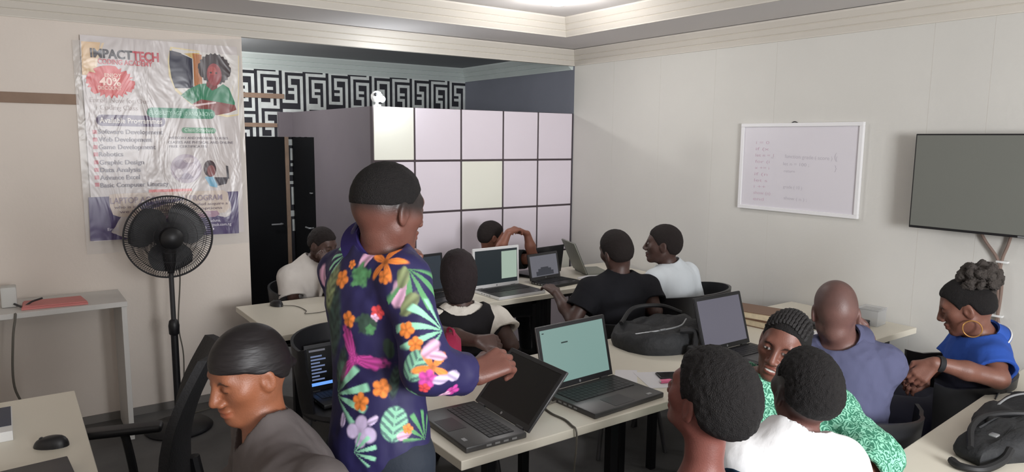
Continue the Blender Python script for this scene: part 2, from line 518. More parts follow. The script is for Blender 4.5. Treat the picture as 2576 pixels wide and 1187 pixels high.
# globe and round portrait
gc = [(0.974, 1.596)][0]
flat(pm, ell(gc, .094, .094), L, (176, 162, 174))
for a, b, r1, r2, c in ((-.03, .03, .04, .03, (150, 134, 150)), (.04, -.01, .03, .045, (198, 186, 194)), (.0, -.05, .045, .02, (146, 132, 150)), (-.045, -.03, .025, .03, (202, 192, 198)), (.02, .055, .035, .018, (204, 192, 196))):
    flat(pm, ell((gc[0] + a, gc[1] + b), r1, r2, 18), L + .0008, c)
rc = [(1.159, 1.559)][0]
flat(pm, ell(rc, .09, .094), L, (190, 180, 176))
flat(pm, ell((rc[0] - .04, rc[1] + .035), .04, .055, 24), L + .0008, (58, 34, 40))
flat(pm, ell((rc[0] - .032, rc[1] + .02), .026, .038, 24), L + .0014, (128, 66, 66))
flat(pm, [(rc[0] - .075, rc[1] - .02), (rc[0] - .03, rc[1] - .01), (rc[0] + .005, rc[1] - .05), (rc[0] - .0, rc[1] - .092), (rc[0] - .045, rc[1] - .08)], L + .0008, (112, 168, 196))
flat(pm, [(rc[0] - .02, rc[1] - .022), (rc[0] + .075, rc[1] - .025), (rc[0] + .06, rc[1] - .068), (rc[0] + .005, rc[1] - .08)], L + .0012, (54, 46, 56))
flat(pm, [(rc[0] + .062, rc[1] + .055), (rc[0] + .076, rc[1] + .05), (rc[0] + .08, rc[1] - .035), (rc[0] + .066, rc[1] - .03)], L + .0016, (50, 44, 52))
flat(pm, [(0.747, 1.466), (1.002, 1.466), (1.002, 1.418), (0.747, 1.420)], L + .0016, (216, 116, 112))
flat(pm, [(0.413, 1.430), (1.293, 1.438), (1.287, 1.152), (0.407, 1.162)], L, (76, 62, 104))
flat(pm, [(0.524, 1.441), (0.559, 1.447), (1.195, 1.449), (1.225, 1.432), (1.229, 1.389), (1.234, 1.329), (1.204, 1.298), (0.573, 1.302), (0.539, 1.317), (0.524, 1.367)], L + .001, (206, 190, 178))
flat(pm, [(0.689, 1.314), (1.151, 1.314), (1.168, 1.289), (1.137, 1.272), (0.710, 1.277)], L + .0016, (168, 134, 152))
pm.build('printed_panel', WM((214, 208, 206)), banner, smooth=60)
# lettering
_cap = None
def text_mesh(s, bold=0.0, space=1.0):
    c = bpy.data.curves.new('lettering_curve', 'FONT')
    c.body = s; c.size = 1; c.offset = bold; c.space_character = space; c.resolution_u = 3
    o = bpy.data.objects.new('lettering_tmp', c); COL.objects.link(o)
    bpy.context.view_layer.update()
    me = bpy.data.meshes.new_from_object(o.evaluated_get(bpy.context.evaluated_depsgraph_get()))
    vs = [(v.co.x, v.co.y) for v in me.vertices]; fs = [list(p.vertices) for p in me.polygons]
    bpy.data.objects.remove(o); bpy.data.curves.remove(c); bpy.data.meshes.remove(me)
    return vs, fs
def letter(mb, s, x0, x1, zb, cap, m, f, bold=.0, shear=0.0, slope=0.0):
    vs, fs = text_mesh(s, bold)
    a = min(v[0] for v in vs); b = max(v[0] for v in vs)
    k = (x1 - x0) / (b - a)
    out = []
    for x, y in vs:
        X = x0 + (x - a) * k; Z = zb + y * cap / .69 + (X - x0) * slope
        out.append(f(X + shear * y * cap, Z))
    mb.add(out, fs, m)
lm = MB()
fb = lambda off: (lambda X, Z: (X, surf(X, Z) - off, Z))
def bt(s, x0, x1, zb, cap, col, bold=.0, off=.0085, slope=0.0):
    letter(lm, s, x0, x1, zb, cap, WM(col), fb(off), bold, slope=slope)
bt('IMPACT', 0.473, 0.699, 2.269, 0.050, (46, 38, 46), 0.035)
bt('TECH', 0.698, 0.846, 2.265, 0.053, (188, 44, 62), 0.035)
bt('CODING ACADEMY', 0.510, 0.808, 2.233, 0.029, (206, 92, 100), 0.020)
bt('ENJOY', 0.540, 0.632, 2.157, 0.021, (240, 200, 180), 0.020)
bt('40%', 0.511, 0.627, 2.107, 0.045, (244, 206, 190), 0.030)
bt('DISCOUNT', 0.501, 0.627, 2.080, 0.021, (240, 196, 180), 0.020)
bt('Enroll Now for Our', 0.457, 0.778, 2.003, 0.029, (176, 160, 158), 0.000)
bt('Coding Class', 0.507, 0.713, 1.960, 0.029, (176, 160, 158), 0.000)
bt('ELIGIBILITY AGE 10 AND ABOVE', 0.774, 1.151, 1.938, 0.025, (170, 214, 194), 0.015)
bt('Available Programmes', 0.498, 0.845, 1.881, 0.032, (214, 206, 200), 0.020)
bt('Software Development', 0.488, 0.846, 1.815, 0.027, (112, 104, 116), 0.015)
bt('Web Development', 0.487, 0.781, 1.768, 0.027, (112, 104, 116), 0.015)
bt('Game Development', 0.486, 0.799, 1.722, 0.027, (112, 104, 116), 0.015)
bt('Robotics', 0.485, 0.616, 1.678, 0.027, (112, 104, 116), 0.015)
bt('Graphic Design', 0.484, 0.729, 1.628, 0.027, (112, 104, 116), 0.015)
bt('Data Analysis', 0.483, 0.708, 1.582, 0.027, (112, 104, 116), 0.015)
bt('Advance Excel', 0.482, 0.701, 1.535, 0.027, (112, 104, 116), 0.015)
bt('Basic Computer Literacy', 0.481, 0.864, 1.488, 0.027, (112, 104, 116), 0.015)
bt('Class Schedule', 0.973, 1.149, 1.836, 0.021, (196, 220, 204), 0.010)
bt('WEEKDAY AND WEEKEND CLASSES', 0.879, 1.240, 1.787, 0.015, (120, 112, 124), 0.000)
bt('CLASSES ARE PHYSICAL AND ONLINE', 0.873, 1.272, 1.758, 0.016, (120, 112, 124), 0.000)
bt('FREE CERTIFICATES', 0.879, 1.107, 1.732, 0.015, (120, 112, 124), 0.000)
bt('REGISTER NOW FOR CODING', 0.759, 0.988, 1.431, 0.021, (240, 200, 196), 0.000)
bt('LAPTOP ACQUISITION PROGRAM', 0.528, 1.187, 1.386, 0.036, (150, 134, 148), 0.010)
bt('who is in need of a laptop but needed acquire a', 0.548, 1.221, 1.354, 0.018, (118, 100, 110), 0.005)
bt('we have flexible payment options', 0.575, 1.184, 1.325, 0.018, (118, 100, 110), 0.005)
bt('ADDRESS', 0.734, 1.112, 1.294, 0.016, (200, 176, 190), 0.000)
bt('Kaduna.', 1.090, 1.171, 1.240, 0.019, (212, 206, 218), 0.010)
bt('timob.com.ng', 1.102, 1.237, 1.211, 0.019, (212, 206, 218), 0.010)
bt('Email:', 0.503, 0.566, 1.220, 0.017, (200, 194, 206), 0.010)
bt('24072 6', 0.945, 1.128, 1.185, 0.027, (214, 208, 220), 0.015)
lm.build('lettering', WM((52, 46, 60)), banner, smooth=0)

# ================================================================== pedestal fan
m_cage = mat('fan_cage_wire', (44, 44, 47), .5)
m_blade = mat('fan_blade_grey', (58, 58, 60), .45)
FX, FY, FZ = .786, 4.66, 1.205
t = thing('pedestal_fan', 'black pedestal fan standing in front of the banner wall', 'fan', (FX, FY, 0))
MB().lathe([(.005, .0), (.19, .0), (.195, .012), (.18, .028), (.07, .045), (.03, .06), (.022, .09)], n=36).build('base', m_black, t)
MB().cyl((0, 0, .06), (0, 0, .62), .021).build('lower_pole', m_black, t)
MB().lathe([(.021, .60), (.03, .61), (.032, .66), (.026, .69), (.014, .70)], n=20).build('height_collar', m_black, t)
MB().cyl((0, 0, .66), (0, 0, FZ - .10), .0145).build('pole', m_dgrey, t)
MB().lathe([(.018, FZ - .22), (.026, FZ - .18), (.034, FZ - .11), (.036, FZ - .06), (.02, FZ - .02)], n=20).build('neck', m_black, t)
My = Matrix.Translation((0, 0, FZ)) @ Matrix.Rotation(-PI / 2, 4, 'X')
MB().lathe([(.005, -.125), (.04, -.12), (.062, -.10), (.068, -.05), (.062, .0), (.03, .02), (.004, .021)], n=28, M=My).build('motor_housing', m_black, t)
RB = .245
def cage(y0, bulge, name):
    mb = MB()
    for r, yy in ((RB, 0), (.205, .35), (.15, .72), (.095, .92), (.06, 1.0)):
        mb.tube([(r * math.cos(a), y0 + bulge * yy, FZ + r * math.sin(a)) for a in [2 * PI * k / 56 for k in range(56)]], .005 if r == RB else .0017, n=6, closed=True)
    for k in range(110):
        a = 2 * PI * k / 110
        pts = [(r * math.cos(a + tw), y0 + bulge * yy, FZ + r * math.sin(a + tw)) for r, yy, tw in ((.05, 1.0, .3), (.15, .72, .12), (.215, .3, .03), (RB, 0, 0))]
        mb.tube(pts, .0014, n=4, cap=False)
    o = mb.build(name, m_cage, t)
    return o
cage(-.005, -.06, 'rear_cage'); cage(.005, .075, 'front_cage')
mb = MB()
mb.lathe([(.005, .0), (.075, .0), (.078, .012), (.06, .03), (.005, .036)], n=28, M=Matrix.Translation((0, .055, FZ)) @ Matrix.Rotation(-PI / 2, 4, 'X'))
mb.build('hub', m_black, t)
for k in range(3):
    mb = MB(); a0 = 2 * PI * k / 3 + .4
    vs = []; n1, n2 = 8, 10
    for s in (0, 1):
        for i in range(n1 + 1):
            for j in range(n2 + 1):
                r = .03 + .185 * i / n1
                w = (.35 + .62 * math.sin(PI * (.15 + .75 * i / n1)))
                a = a0 + w * (j / n2 - .5) * 2 + .25 * i / n1
                y = .022 + .03 * (j / n2) + s * .003
                vs.append((r * math.cos(a), y, FZ + r * math.sin(a)))
    q = (n1 + 1) * (n2 + 1); fs = []
    for s in (0, 1):
        fs += [[s * q + i * (n2 + 1) + j, s * q + i * (n2 + 1) + j + 1, s * q + (i + 1) * (n2 + 1) + j + 1, s * q + (i + 1) * (n2 + 1) + j] for i in range(n1) for j in range(n2)]
    ring = [j for j in range(n2 + 1)] + [i * (n2 + 1) + n2 for i in range(1, n1 + 1)] + [n1 * (n2 + 1) + j for j in range(n2 - 1, -1, -1)] + [i * (n2 + 1) for i in range(n1 - 1, 0, -1)]
    fs += [[ring[i], ring[(i + 1) % len(ring)], q + ring[(i + 1) % len(ring)], q + ring[i]] for i in range(len(ring))]
    mb.add(vs, fs); mb.build('blade', m_blade, t)
MB().tube(bez([(.03, .05, FZ - .1), (.07, .12, .95), (.05, .14, .63), (.07, .14, .42), (.06, .14, .1), (.1, .2, .012), (.3, .25, .012)], 8), .0045, n=6).build('power_cord', m_cable, t)

# ================================================================== whiteboard and television
m_wb = mat('whiteboard_enamel', (218, 214, 220), .3, vary=(2, .02))
m_wbf = mat('whiteboard_frame', (232, 231, 232), .4)
wy0, wy1, wz_0, wz_1 = 2.345, 3.20, 1.352, 1.918
t = thing('whiteboard', 'white framed whiteboard with faint handwriting hung on the right wall', 'whiteboard', (XR - .001, 0, 0))
MB().box((-.014, wy0, wz_0), (-.001, wy1, wz_1), m_wb).build('writing_surface', m_wb, t, smooth=0)
for lo, hi in (((-.024, wy0 - .012, wz_0 - .012), (0, wy1 + .012, wz_0 + .012)), ((-.024, wy0 - .012, wz_1 - .012), (0, wy1 + .012, wz_1 + .012)), ((-.024, wy0 - .012, wz_0 + .012), (0, wy0 + .012, wz_1 - .012)), ((-.024, wy1 - .012, wz_0 + .012), (0, wy1 + .012, wz_1 - .012))):
    MB().box(lo, hi, m_wbf, .002).build('frame_rail', m_wbf, t, smooth=0)
m_ink = mat('faint_grey_marker', (194, 189, 197), .6)
m_inkr = mat('faint_red_marker', (206, 182, 196), .6)
mb = MB()
def wt(s, y, z, w, cap, m, sl=0.0):
    letter(mb, s, 0, w, 0, cap, m, lambda X, Z: (-.0148, y - X, z + Z), .0, slope=sl)
for k, s in enumerate(['i = 0', 'if (x', 'let n = 1', 'for (i', 'x += i', 'if (n', 'let s', 'i ++', 'show (n)', 'end']):
    wt(s, 3.09, 1.79 - k * .043, .055 + .01 * (len(s)), .02, m_inkr)
wt('function grade ( score )  {', 2.86, 1.70, .37, .024, m_ink, -.02)
wt('=', 2.965, 1.69, .02, .016, m_ink)
wt('let n = 100 ;', 2.87, 1.652, .19, .02, m_ink, -.02)
wt('return', 2.86, 1.605, .08, .018, m_ink)
wt('grade ( 10 )', 2.86, 1.50, .14, .02, m_ink, -.02)
wt('show ( n ) ;', 2.85, 1.425, .17, .02, m_ink, -.02)
wt('(', 2.51, 1.70, .014, .04, m_ink); wt('}', 2.505, 1.63, .016, .03, m_ink)
mb.build('handwriting', m_ink, t, smooth=0)
mb = MB().tube(bez([(-.004, 2.83, wz_1 + .012), (-.005, 2.81, wz_1 + .02), (-.003, 2.79, wz_1 + .014)], 4), .003, n=6)
mb.build('hanging_hook', m_dgrey, t)
m_tv = mat('tv_screen', (112, 114, 108), .4, spec=.5)  # base grey lifted to put lens haze into the screen colour
t = thing('television', 'large wall-mounted flat television with a dark switched-off screen', 'television', (XR - .12, 0, 0))
ty0, ty1, tz0, tz1 = .83, 1.977, 1.335, 1.856
MB().box((.0, ty0, tz0), (.035, ty1, tz1), m_black, .004).build('casing', m_black, t, smooth=0)
MB().box((-.002, ty0 + .008, tz0 + .014), (.002, ty1 - .008, tz1 - .008), m_tv).build('screen', m_tv, t, smooth=0)
MB().box((.035, 1.2, 1.45), (.11, 1.6, 1.75), m_black).box((.105, 1.15, 1.42), (.119, 1.65, 1.78), m_black).build('wall_bracket', m_black, t, smooth=0)
MB().box((-.004, 1.38, tz0 + .003), (-.001, 1.44, tz0 + .011), m_silver).build('emblem', m_silver, t, smooth=0)
m_tvc = mat('brown_cable_sleeve', (128, 108, 98), .7)
t = thing('television_cable', 'pair of brown cables tied together hanging under the television', 'cable', (XR - .02, 0, 0))
MB().tube(bez([(0, 1.66, 1.36), (0, 1.62, 1.29), (0, 1.555, 1.20), (0, 1.525, 1.08), (0, 1.53, .9), (0, 1.55, .8), (0, 1.54, .66)], 6), .008).build('cable', m_tvc, t)
MB().tube(bez([(0, 1.50, 1.36), (0, 1.515, 1.28), (0, 1.535, 1.20), (0, 1.54, 1.08), (0, 1.528, .9), (0, 1.51, .8), (0, 1.525, .66)], 6), .008).build('cable', m_tvc, t)
for z in (1.19, .90):
    MB().box((-.012, 1.505, z - .006), (.018, 1.56, z + .006), m_white, .003).build('cable_clip', m_white, t)

# ================================================================== tables
def table(label, x0, x1, y0, y1, legs, z=.75, th=.034, rz=0, org=None, ysplit=None):
    org = org or (x0, y0, 0)
    t = thing('table', label, 'table', org, rz)
    w, d = x1 - x0, y1 - y0
    MB().box((0, 0, z - th), (w, d, z), m_table, .003).build('tabletop', m_table, t, smooth=0)
    mb = MB()
    for ly in (.09, d - .13):
        mb.box((.08, ly, z - th - .045), (w - .08, ly + .04, z - th), m_metal)
    for lx in (.08, w - .12):
        mb.box((lx, .09, z - th - .044), (lx + .04, d - .09, z - th - .001), m_metal)
    mb.build('frame', m_metal, t, smooth=0)
    for lx in legs:
        for ly in (.09, d - .13):
            MB().box((lx, ly, 0), (lx + .04, ly + .04, z - th), m_metal, .003).build('leg', m_metal, t, smooth=0)
    return t
table('long cream table in the middle carrying the two large open laptops', 1.165, 2.70, 1.915, 2.735, (.16, .76, 1.40))
table('cream table against the right wall carrying the open book and the third laptop', 2.705, 4.24, 1.925, 2.735, (.10, 1.38))
table('cream table with a mouse on it in front of the black door', 1.13, 2.40, 3.755, 4.57, (.12, 1.08))
table('cream table carrying the white laptop in front of the panelled partition', 2.405, 3.06, 3.80, 4.57, (.05, .57))
table('cream table in the corner beside the right wall', 3.066, 4.24, 3.87, 4.58, (.06, 1.05), z=.745)
table('cream table at lower right carrying the black bag', 0, 1.62, 0, .8, (.3, 1.4), rz=math.radians(5.3), org=(2.33, .32, 0))
# desk at lower left
t = thing('desk', 'white desk at lower left with a mouse and a closed laptop', 'desk', (0, 0, 0))
MB().box((-.95, 1.95, .715), (.18, 3.388, .75), m_table, .003).build('desktop', m_table, t, smooth=0)
MB().box((-.93, 3.34, 0), (.165, 3.365, .715), m_whitel).build('end_panel', m_whitel, t, smooth=0)
MB().box((-.93, 1.97, 0), (.165, 1.995, .715), m_whitel).build('end_panel', m_whitel, t, smooth=0)
# side table at the wall
t = thing('side_table', 'white side table standing against the cream wall', 'table', (0, 0, 0))
MB().box((-1.2, 4.634, .815), (.54, 5.046, .845), m_whitel, .002).build('tabletop', m_whitel, t, smooth=0)
MB().box((.508, 4.64, 0), (.536, 5.04, .815), m_whitel, .002).build('side_panel', m_whitel, t, smooth=0)
MB().box((-1.19, 4.64, 0), (-1.16, 5.04, .815), m_whitel, .002).build('side_panel', m_whitel, t, smooth=0)
m_fold = mat('pink_folder_card', (206, 128, 124), .6, vary=(6, .06))
t = thing('folder', 'pink cardboard folder lying on the white side table', 'folder', (0, 0, .845))
MB().prism([(.03, 4.69, .001), (.345, 4.665, .001), (.325, 4.86, .001), (.04, 4.87, .001)], (0, 0, .012)).build('cover', m_fold, t, smooth=0)
mb = MB().prism([(.035, 4.695, .0135), (.342, 4.672, .0135), (.323, 4.855, .0135), (.045, 4.865, .0135)], (0, 0, .006))
mb.build('flap', m_fold, t, smooth=0)
m_box = mat('pale_box_card', (200, 200, 196), .6)
t = thing('power_adapter', 'pale box shaped adapter standing on the side table beside the pink folder', 'adapter', (-.06, 4.80, .846))
MB().box((0, 0, 0), (.075, .1, .115), m_box, .008).build('body', m_box, t)
MB().tube(bez([(.06, -.005, .02), (.10, -.06, .01), (.14, -.04, .03), (.19, -.07, .05)], 6), .006, n=6).build('plug_lead', m_dgrey, t)
tag(MB().tube(bez([(.0, 4.62, .848), (.0, 4.615, .83), (-.02, 4.60, .70), (-.03, 4.60, .45), (.03, 4.60, .25), (.0, 4.58, .08), (-.15, 4.55, .008)], 8), .006, n=6).build('charging_cable', m_cable), 'grey cord hanging over the front of the white side table', 'cord')

# ================================================================== mouse, cords, small things
def mouse(label, loc, rz, cord=None):
    t = thing('computer_mouse', label, 'mouse', loc, rz)
    mb = MB()
    vs = []; n, k = 20, 6
    for j in range(k + 1):
        a = (PI / 2) * j / k
        for i in range(n):
            b = 2 * PI * i / n
            x, y = .032 * math.cos(b) * math.cos(a) ** .6, .056 * math.sin(b) * math.cos(a) ** .6
            vs.append((x, y, .036 * math.sin(a) * (1 - .18 * (y / .056)) + .0))
    fs = [[j * n + i, j * n + (i + 1) % n, (j + 1) * n + (i + 1) % n, (j + 1) * n + i] for j in range(k) for i in range(n)]
    fs.append(list(range(n))[::-1])
    mb.add(vs, fs); mb.build('shell', m_black, t, smooth=60)
    MB().cyl((-.003, .03, .027), (.003, .03, .027), .007, n=14).build('scroll_wheel', m_dgrey, t)
    if cord:
        MB().tube(bez(cord, 8), .0025, n=6).build('cord', m_cable, t)
    return t
mouse('black mouse on the white desk at lower left', (.07, 2.80, .75), 1.1)
mouse('black mouse with a cord on the table in front of the black door', (1.35, 4.46, .75), .3, [(0, -.05, .008), (.06, -.12, .004), (.03, -.26, .004), (-.02, -.33, .004), (.12, -.36, .004), (.30, -.2, .004)])
m_navy = mat('navy_box_print', (46, 54, 74), .5)
t = thing('product_box', 'small navy and white box at the edge of the white desk', 'box', (-.15, 2.93, .75))
MB().box((0, 0, 0), (.115, .28, .035), m_white, .002).build('box_body', m_white, t, smooth=0)
MB().box((.003, .06, .035), (.112, .275, .0365), m_navy).build('lid_print', m_navy, t, smooth=0)

def cord_thing(name, label, pts, r, m):
    return tag(MB().tube(bez(pts, 8), r, n=6).build(name, m), label, 'cable')
cord_thing('laptop_cable', 'grey cable running from the teal-screened laptop over the table edge', [(1.765, 2.16, .757), (1.69, 2.14, .755), (1.665, 2.07, .755), (1.668, 1.99, .755), (1.652, 1.93, .756), (1.648, 1.903, .75), (1.65, 1.90, .70), (1.66, 1.92, .5), (1.75, 1.95, .2), (1.8, 2.0, .01), (2.1, 2.1, .008)], .004, m_cable)
cord_thing('table_cable', 'thin dark cable lying on the far end of the lower right table', [(3.30, 1.165, .7535), (3.40, 1.185, .7535), (3.45, 1.15, .7535), (3.50, 1.02, .7535), (3.7, .9, .7535)], .0035, m_dgrey)
for k, pts in enumerate(([(1.5, 2.6, .01), (1.8, 2.5, .01), (2.0, 2.75, .01), (2.3, 2.6, .01), (2.5, 2.7, .01)], [(1.7, 2.1, .01), (2.0, 2.3, .01), (2.2, 2.2, .01), (2.5, 2.4, .01)])):
    cord_thing('floor_cable', ['black cable curling over the floor behind the middle table legs', 'black cable on the floor under the front of the middle table'][k], pts, .006, m_blackm)

# ================================================================== laptops
m_key = mat('laptop_key', (30, 30, 33), .5)
m_pad = mat('laptop_touchpad', (40, 40, 43), .35)
def laptop(label, loc, rz, w, d, tilt, body, screen, lidh=None, detail=True, bez_m=None, pane=None, logo=True, closed=False, base_m=None):
    t = thing('laptop', label, 'laptop', loc, rz)
    h = .022
    # base: back edge on local Y=0, user towards -Y
    mb = MB().box((-w / 2, -d, 0), (w / 2, 0, h), body, .005, 2)
    base = mb.build('base', body, t)
    if base_m: MB().box((-w / 2 + .003, -d + .003, h - .002), (w / 2 - .003, -.003, h + .0004), base_m).build('deck', base_m, base, smooth=0)
    if closed:
        MB().box((-w / 2, -d, h + .001), (w / 2, 0, h + .012), body, .004, 2).build('lid', body, t)
        return t
    if detail:
        mb = MB()
        kw, kd = w * .84, d * .42
        nr, nc = 5, 14
        for r in range(nr):
            for c in range(nc):
                x = -kw / 2 + kw * c / nc; y = -.035 - kd + kd * r / nr
                if r == 0 and 4 < c < 9: continue
                mb.box((x + .001, y + .001, h), (x + kw / nc - .001, y + kd / nr - .001, h + .0025))
        mb.box((-kw / 2 + 5 * kw / nc + .001, -.035 - kd + .001, h), (-kw / 2 + 9 * kw / nc - .001, -.035 - kd + kd / nr - .001, h + .0025))
        mb.build('keyboard', m_key, base, smooth=0)
        MB().box((-.075, -d + .012, h), (.035, -d + .012 + d * .30, h + .0008), m_pad).build('touchpad', m_pad, base, smooth=0)
        MB().box((w / 2 - .075, -d + .02, h), (w / 2 - .05, -d + .035, h + .0006), m_silver).build('sticker', m_silver, base, smooth=0)
        mb = MB()
        for k in range(4):
            mb.box((-w / 2 - .0006, -d + .10 + k * .03, .008), (-w / 2 + .002, -d + .118 + k * .03, .015))
            mb.box((w / 2 - .002, -d + .08 + k * .035, .008), (w / 2 + .0006, -d + .1 + k * .035, .015))
        mb.build('side_ports', m_silver if logo else m_key, base, smooth=0)
    lidh = lidh or d
    lid = bpy.data.objects.new('lid', None); lid.empty_display_size = .05
    R = Matrix.Translation((0, .002, h - .004)) @ Matrix.Rotation(-math.radians(tilt), 4, 'X')   # lid stands along local +Z, leaning to +Y
    b = bez_m or body
    def put(mb, name, m, par, **k):
        mb.v = [tuple(R @ Vector(v)) for v in mb.v]
        return mb.build(name, m, par, **k)
    lid = put(MB().box((-w / 2, 0, .002), (w / 2, .011, lidh), body, .004, 2), 'lid', body, t)
    bw = .016; bb = .026
    mb = MB()
    mb.box((-w / 2 + .002, -.0025, .004), (w / 2 - .002, .001, bb), b).box((-w / 2 + .002, -.0025, lidh - bw - .002), (w / 2 - .002, .001, lidh - .003), b)
    mb.box((-w / 2 + .002, -.0025, bb), (-w / 2 + bw, .001, lidh - bw - .002), b).box((w / 2 - bw, -.0025, bb), (w / 2 - .002, .001, lidh - bw - .002), b)
    put(mb, 'bezel', b, lid, smooth=0)
    put(MB().box((-w / 2 + bw, -.001, bb), (w / 2 - bw, .0005, lidh - bw - .002), screen), 'screen', screen, lid, smooth=0)
    if pane:
        for (u0, v0, u1, v1, pm_) in pane:
            sw, sh = w - 2 * bw, lidh - bw - .002 - bb
            put(MB().box((-w / 2 + bw + u0 * sw, -.0016, bb + v0 * sh), (-w / 2 + bw + u1 * sw, -.0009, bb + v1 * sh), pm_), 'window_pane', pm_, lid, smooth=0)
    if logo:
        put(MB().cyl((0, -.0032, .014), (0, -.0024, .014), .0055, n=20), 'emblem', m_silver, lid)
    for sx in (-1, 1):
        MB().cyl((sx * w * .36 - .02, .004, h - .003), (sx * w * .36 + .02, .004, h - .003), .007, n=12).build('hinge', m_dgrey, t)
    return t
def scr(name, col, e):
    return mat(name, (16, 16, 18), .3, emit=(col, e))
m_lb = mat('laptop_charcoal', (70, 69, 69), .38, metal=.2)
m_lk = mat('laptop_black', (30, 30, 33), .4)
m_lw = mat('laptop_white', (216, 216, 216), .4)
m_lg = mat('laptop_grey_green', (128, 130, 120), .5)
s_off = mat('screen_off', (13, 13, 13), .35, spec=.3)
s_teal = scr('screen_teal', (122, 152, 146), .68)
s_viol = scr('screen_violet_grey', (96, 94, 106), .68)
s_dark = scr('screen_dark_editor', (34, 42, 46), .6)
s_pane = scr('screen_green_pane', (158, 176, 162), .68)
s_slate = scr('screen_slate', (44, 52, 60), .68)
s_refl = scr('screen_grey', (98, 98, 106), .68)
s_refl2 = scr('screen_grey_dome', (52, 54, 62), .6)
s_code = scr('screen_code_text', (110, 124, 160), .6)
s_bar = scr('screen_blue_bar', (100, 150, 230), .9)
s_ink = scr('screen_dark_mark', (60, 80, 78), .3)
laptop('charcoal laptop with a black screen turned to the man in the floral shirt', (1.462, 2.13, .75), math.radians(-92), .37, .248, 42, m_lb, s_off, lidh=.262, bez_m=m_lk)
laptop('charcoal laptop with a lit teal screen on the middle table', (1.955, 2.235, .75), math.radians(3), .40, .29, 14, m_lb, s_teal, lidh=.272, bez_m=m_lk, pane=[(.30, .70, .40, .725, s_ink), (.03, .93, .06, .95, s_ink)])
laptop('black laptop with a violet grey screen behind the black bag', (2.925, 2.225, .75), math.radians(0), .36, .25, 17, m_lk, s_viol, lidh=.275)
laptop('white framed laptop with a split dark and pale green screen', (2.80, 4.12, .75), math.radians(2), .40, .30, 2, m_lw, s_dark, lidh=.285, bez_m=m_lw, base_m=m_lb, pane=[(.62, .12, .99, .93, s_pane)])
laptop('dark slate laptop on the far table left of the white one', (2.23, 4.16, .75), math.radians(6), .36, .26, 6, m_lk, s_slate, lidh=.27, pane=[(.3, .2 + .09 * k, .9 - .1 * (k % 3), .215 + .09 * k, s_refl2) for k in range(7)])
laptop('small dark laptop with a painted grey screen reflection in front of the man in black', (3.29, 4.18, .745), math.radians(8), .32, .22, 12, m_lk, s_refl, lidh=.20, bez_m=m_dgrey, pane=[(.18, .04, .82, .24, s_refl2), (.26, .24, .74, .36, s_refl2), (.36, .36, .64, .43, s_refl2)])  # glowing greys imitate a reflection on a dark screen
laptop('black laptop seen from the back behind the small grey-screened one', (3.42, 4.36, .745), math.radians(188), .34, .20, 8, m_lk, s_off, lidh=.225, detail=False, logo=False)
laptop('grey-green laptop seen edge-on with its lid tilted back in the far corner', (3.74, 4.30, .745), math.radians(70), .30, .20, 24, m_lg, s_off, lidh=.27, detail=False, bez_m=m_lk, logo=False)
laptop('closed dark laptop lying on the white desk at lower left', (.118, 2.42, .75), math.radians(-86), .36, .25, 0, m_lk, s_off, closed=True)
laptop('laptop showing code and a blue bar, low on the black chair', (1.40, 3.56, .455), math.radians(2), .36, .22, 8, m_lk, s_off, lidh=.25, pane=[(.03, .02, .95, .10, s_bar), (.03, .90, .30, .95, s_refl)] + [(.05, .16 + .085 * k, (.26, .18, .3, .22, .28, .2, .3, .24)[k], .20 + .085 * k, s_code) for k in range(8)])

# ================================================================== papers, books, bags
def sheetpoly(name, label, pts, z, th, m, cat):
    return tag(MB().prism([(x, y, z) for x, y in pts], (0, 0, th), m).build(name, m, smooth=0), label, cat)
sheetpoly('paper_sheet', 'sheet of white paper under the phone on the middle table', [(2.20, 2.06), (2.36, 1.985), (2.46, 2.16), (2.29, 2.255)], .7505, .001, m_paper, 'paper')
sheetpoly('paper_sheet', 'sheet of white paper slid under the other beside the teal-screened laptop', [(2.19, 2.13), (2.33, 2.27), (2.25, 2.33), (2.17, 2.25)], .7502, .0006, m_paper, 'paper')
t = thing('smartphone', 'black smartphone lying on white paper', 'phone', (2.405, 2.115, .7517), math.radians(-28))
MB().box((-.075, -.037, 0), (.075, .037, .009), m_black, .004).build('body', m_black, t)
MB().box((-.07, -.033, .009), (.07, .033, .0096), m_screen).build('screen', m_screen, t, smooth=0)
m_pink = mat('pink_rubber', (236, 120, 160), .5)
t = thing('eraser', 'small pink eraser on the white paper', 'eraser', (2.31, 2.075, .7517), math.radians(-20))
MB().box((-.028, -.012, 0), (.028, .012, .014), m_pink, .005).build('body', m_pink, t)
MB().box((-.03, -.009, .004), (-.018, .009, .012), m_white, .002).build('tip', m_white, t)
m_page = mat('cream_book_pages', (206, 190, 160), .7, vary=(40, .1))
m_cov = mat('brown_book_cover', (120, 92, 72), .6)
for k, (dz, rz, lab) in enumerate(((0, .1, 'thick cream paged book at the bottom of the small stack by the wall'), (.042, .25, 'brown covered book on top of the small stack by the wall'))):
    t = thing('book', lab, 'book', (3.55, 2.50, .7505 + dz), rz, None)
    MB().box((-.10, -.14, .003), (.10, .138, .037), m_page, .002).build('pages', m_page, t, smooth=0)
    MB().box((-.105, -.143, 0), (.105, .143, .003), m_cov).box((-.105, -.143, .037), (.105, .143, .0405), m_cov).box((-.105, .138, .003), (.105, .143, .037), m_cov).build('cover', m_cov, t, smooth=0)
sheetpoly('paper_sheet', 'white papers on the table beside the bald man', [(3.40, 2.02), (3.62, 1.96), (3.68, 2.2), (3.46, 2.26)], .7505, .004, m_paper, 'paper')
laptop('small black laptop with its lid shut beside the bald man', (3.86, 2.32, .75), 0.1, .34, .24, 0, m_lk, s_off, closed=True)
t = thing('notebook', 'open white notebook behind the small grey-screened laptop', 'notebook', (3.78, 4.06, .7455), .2)
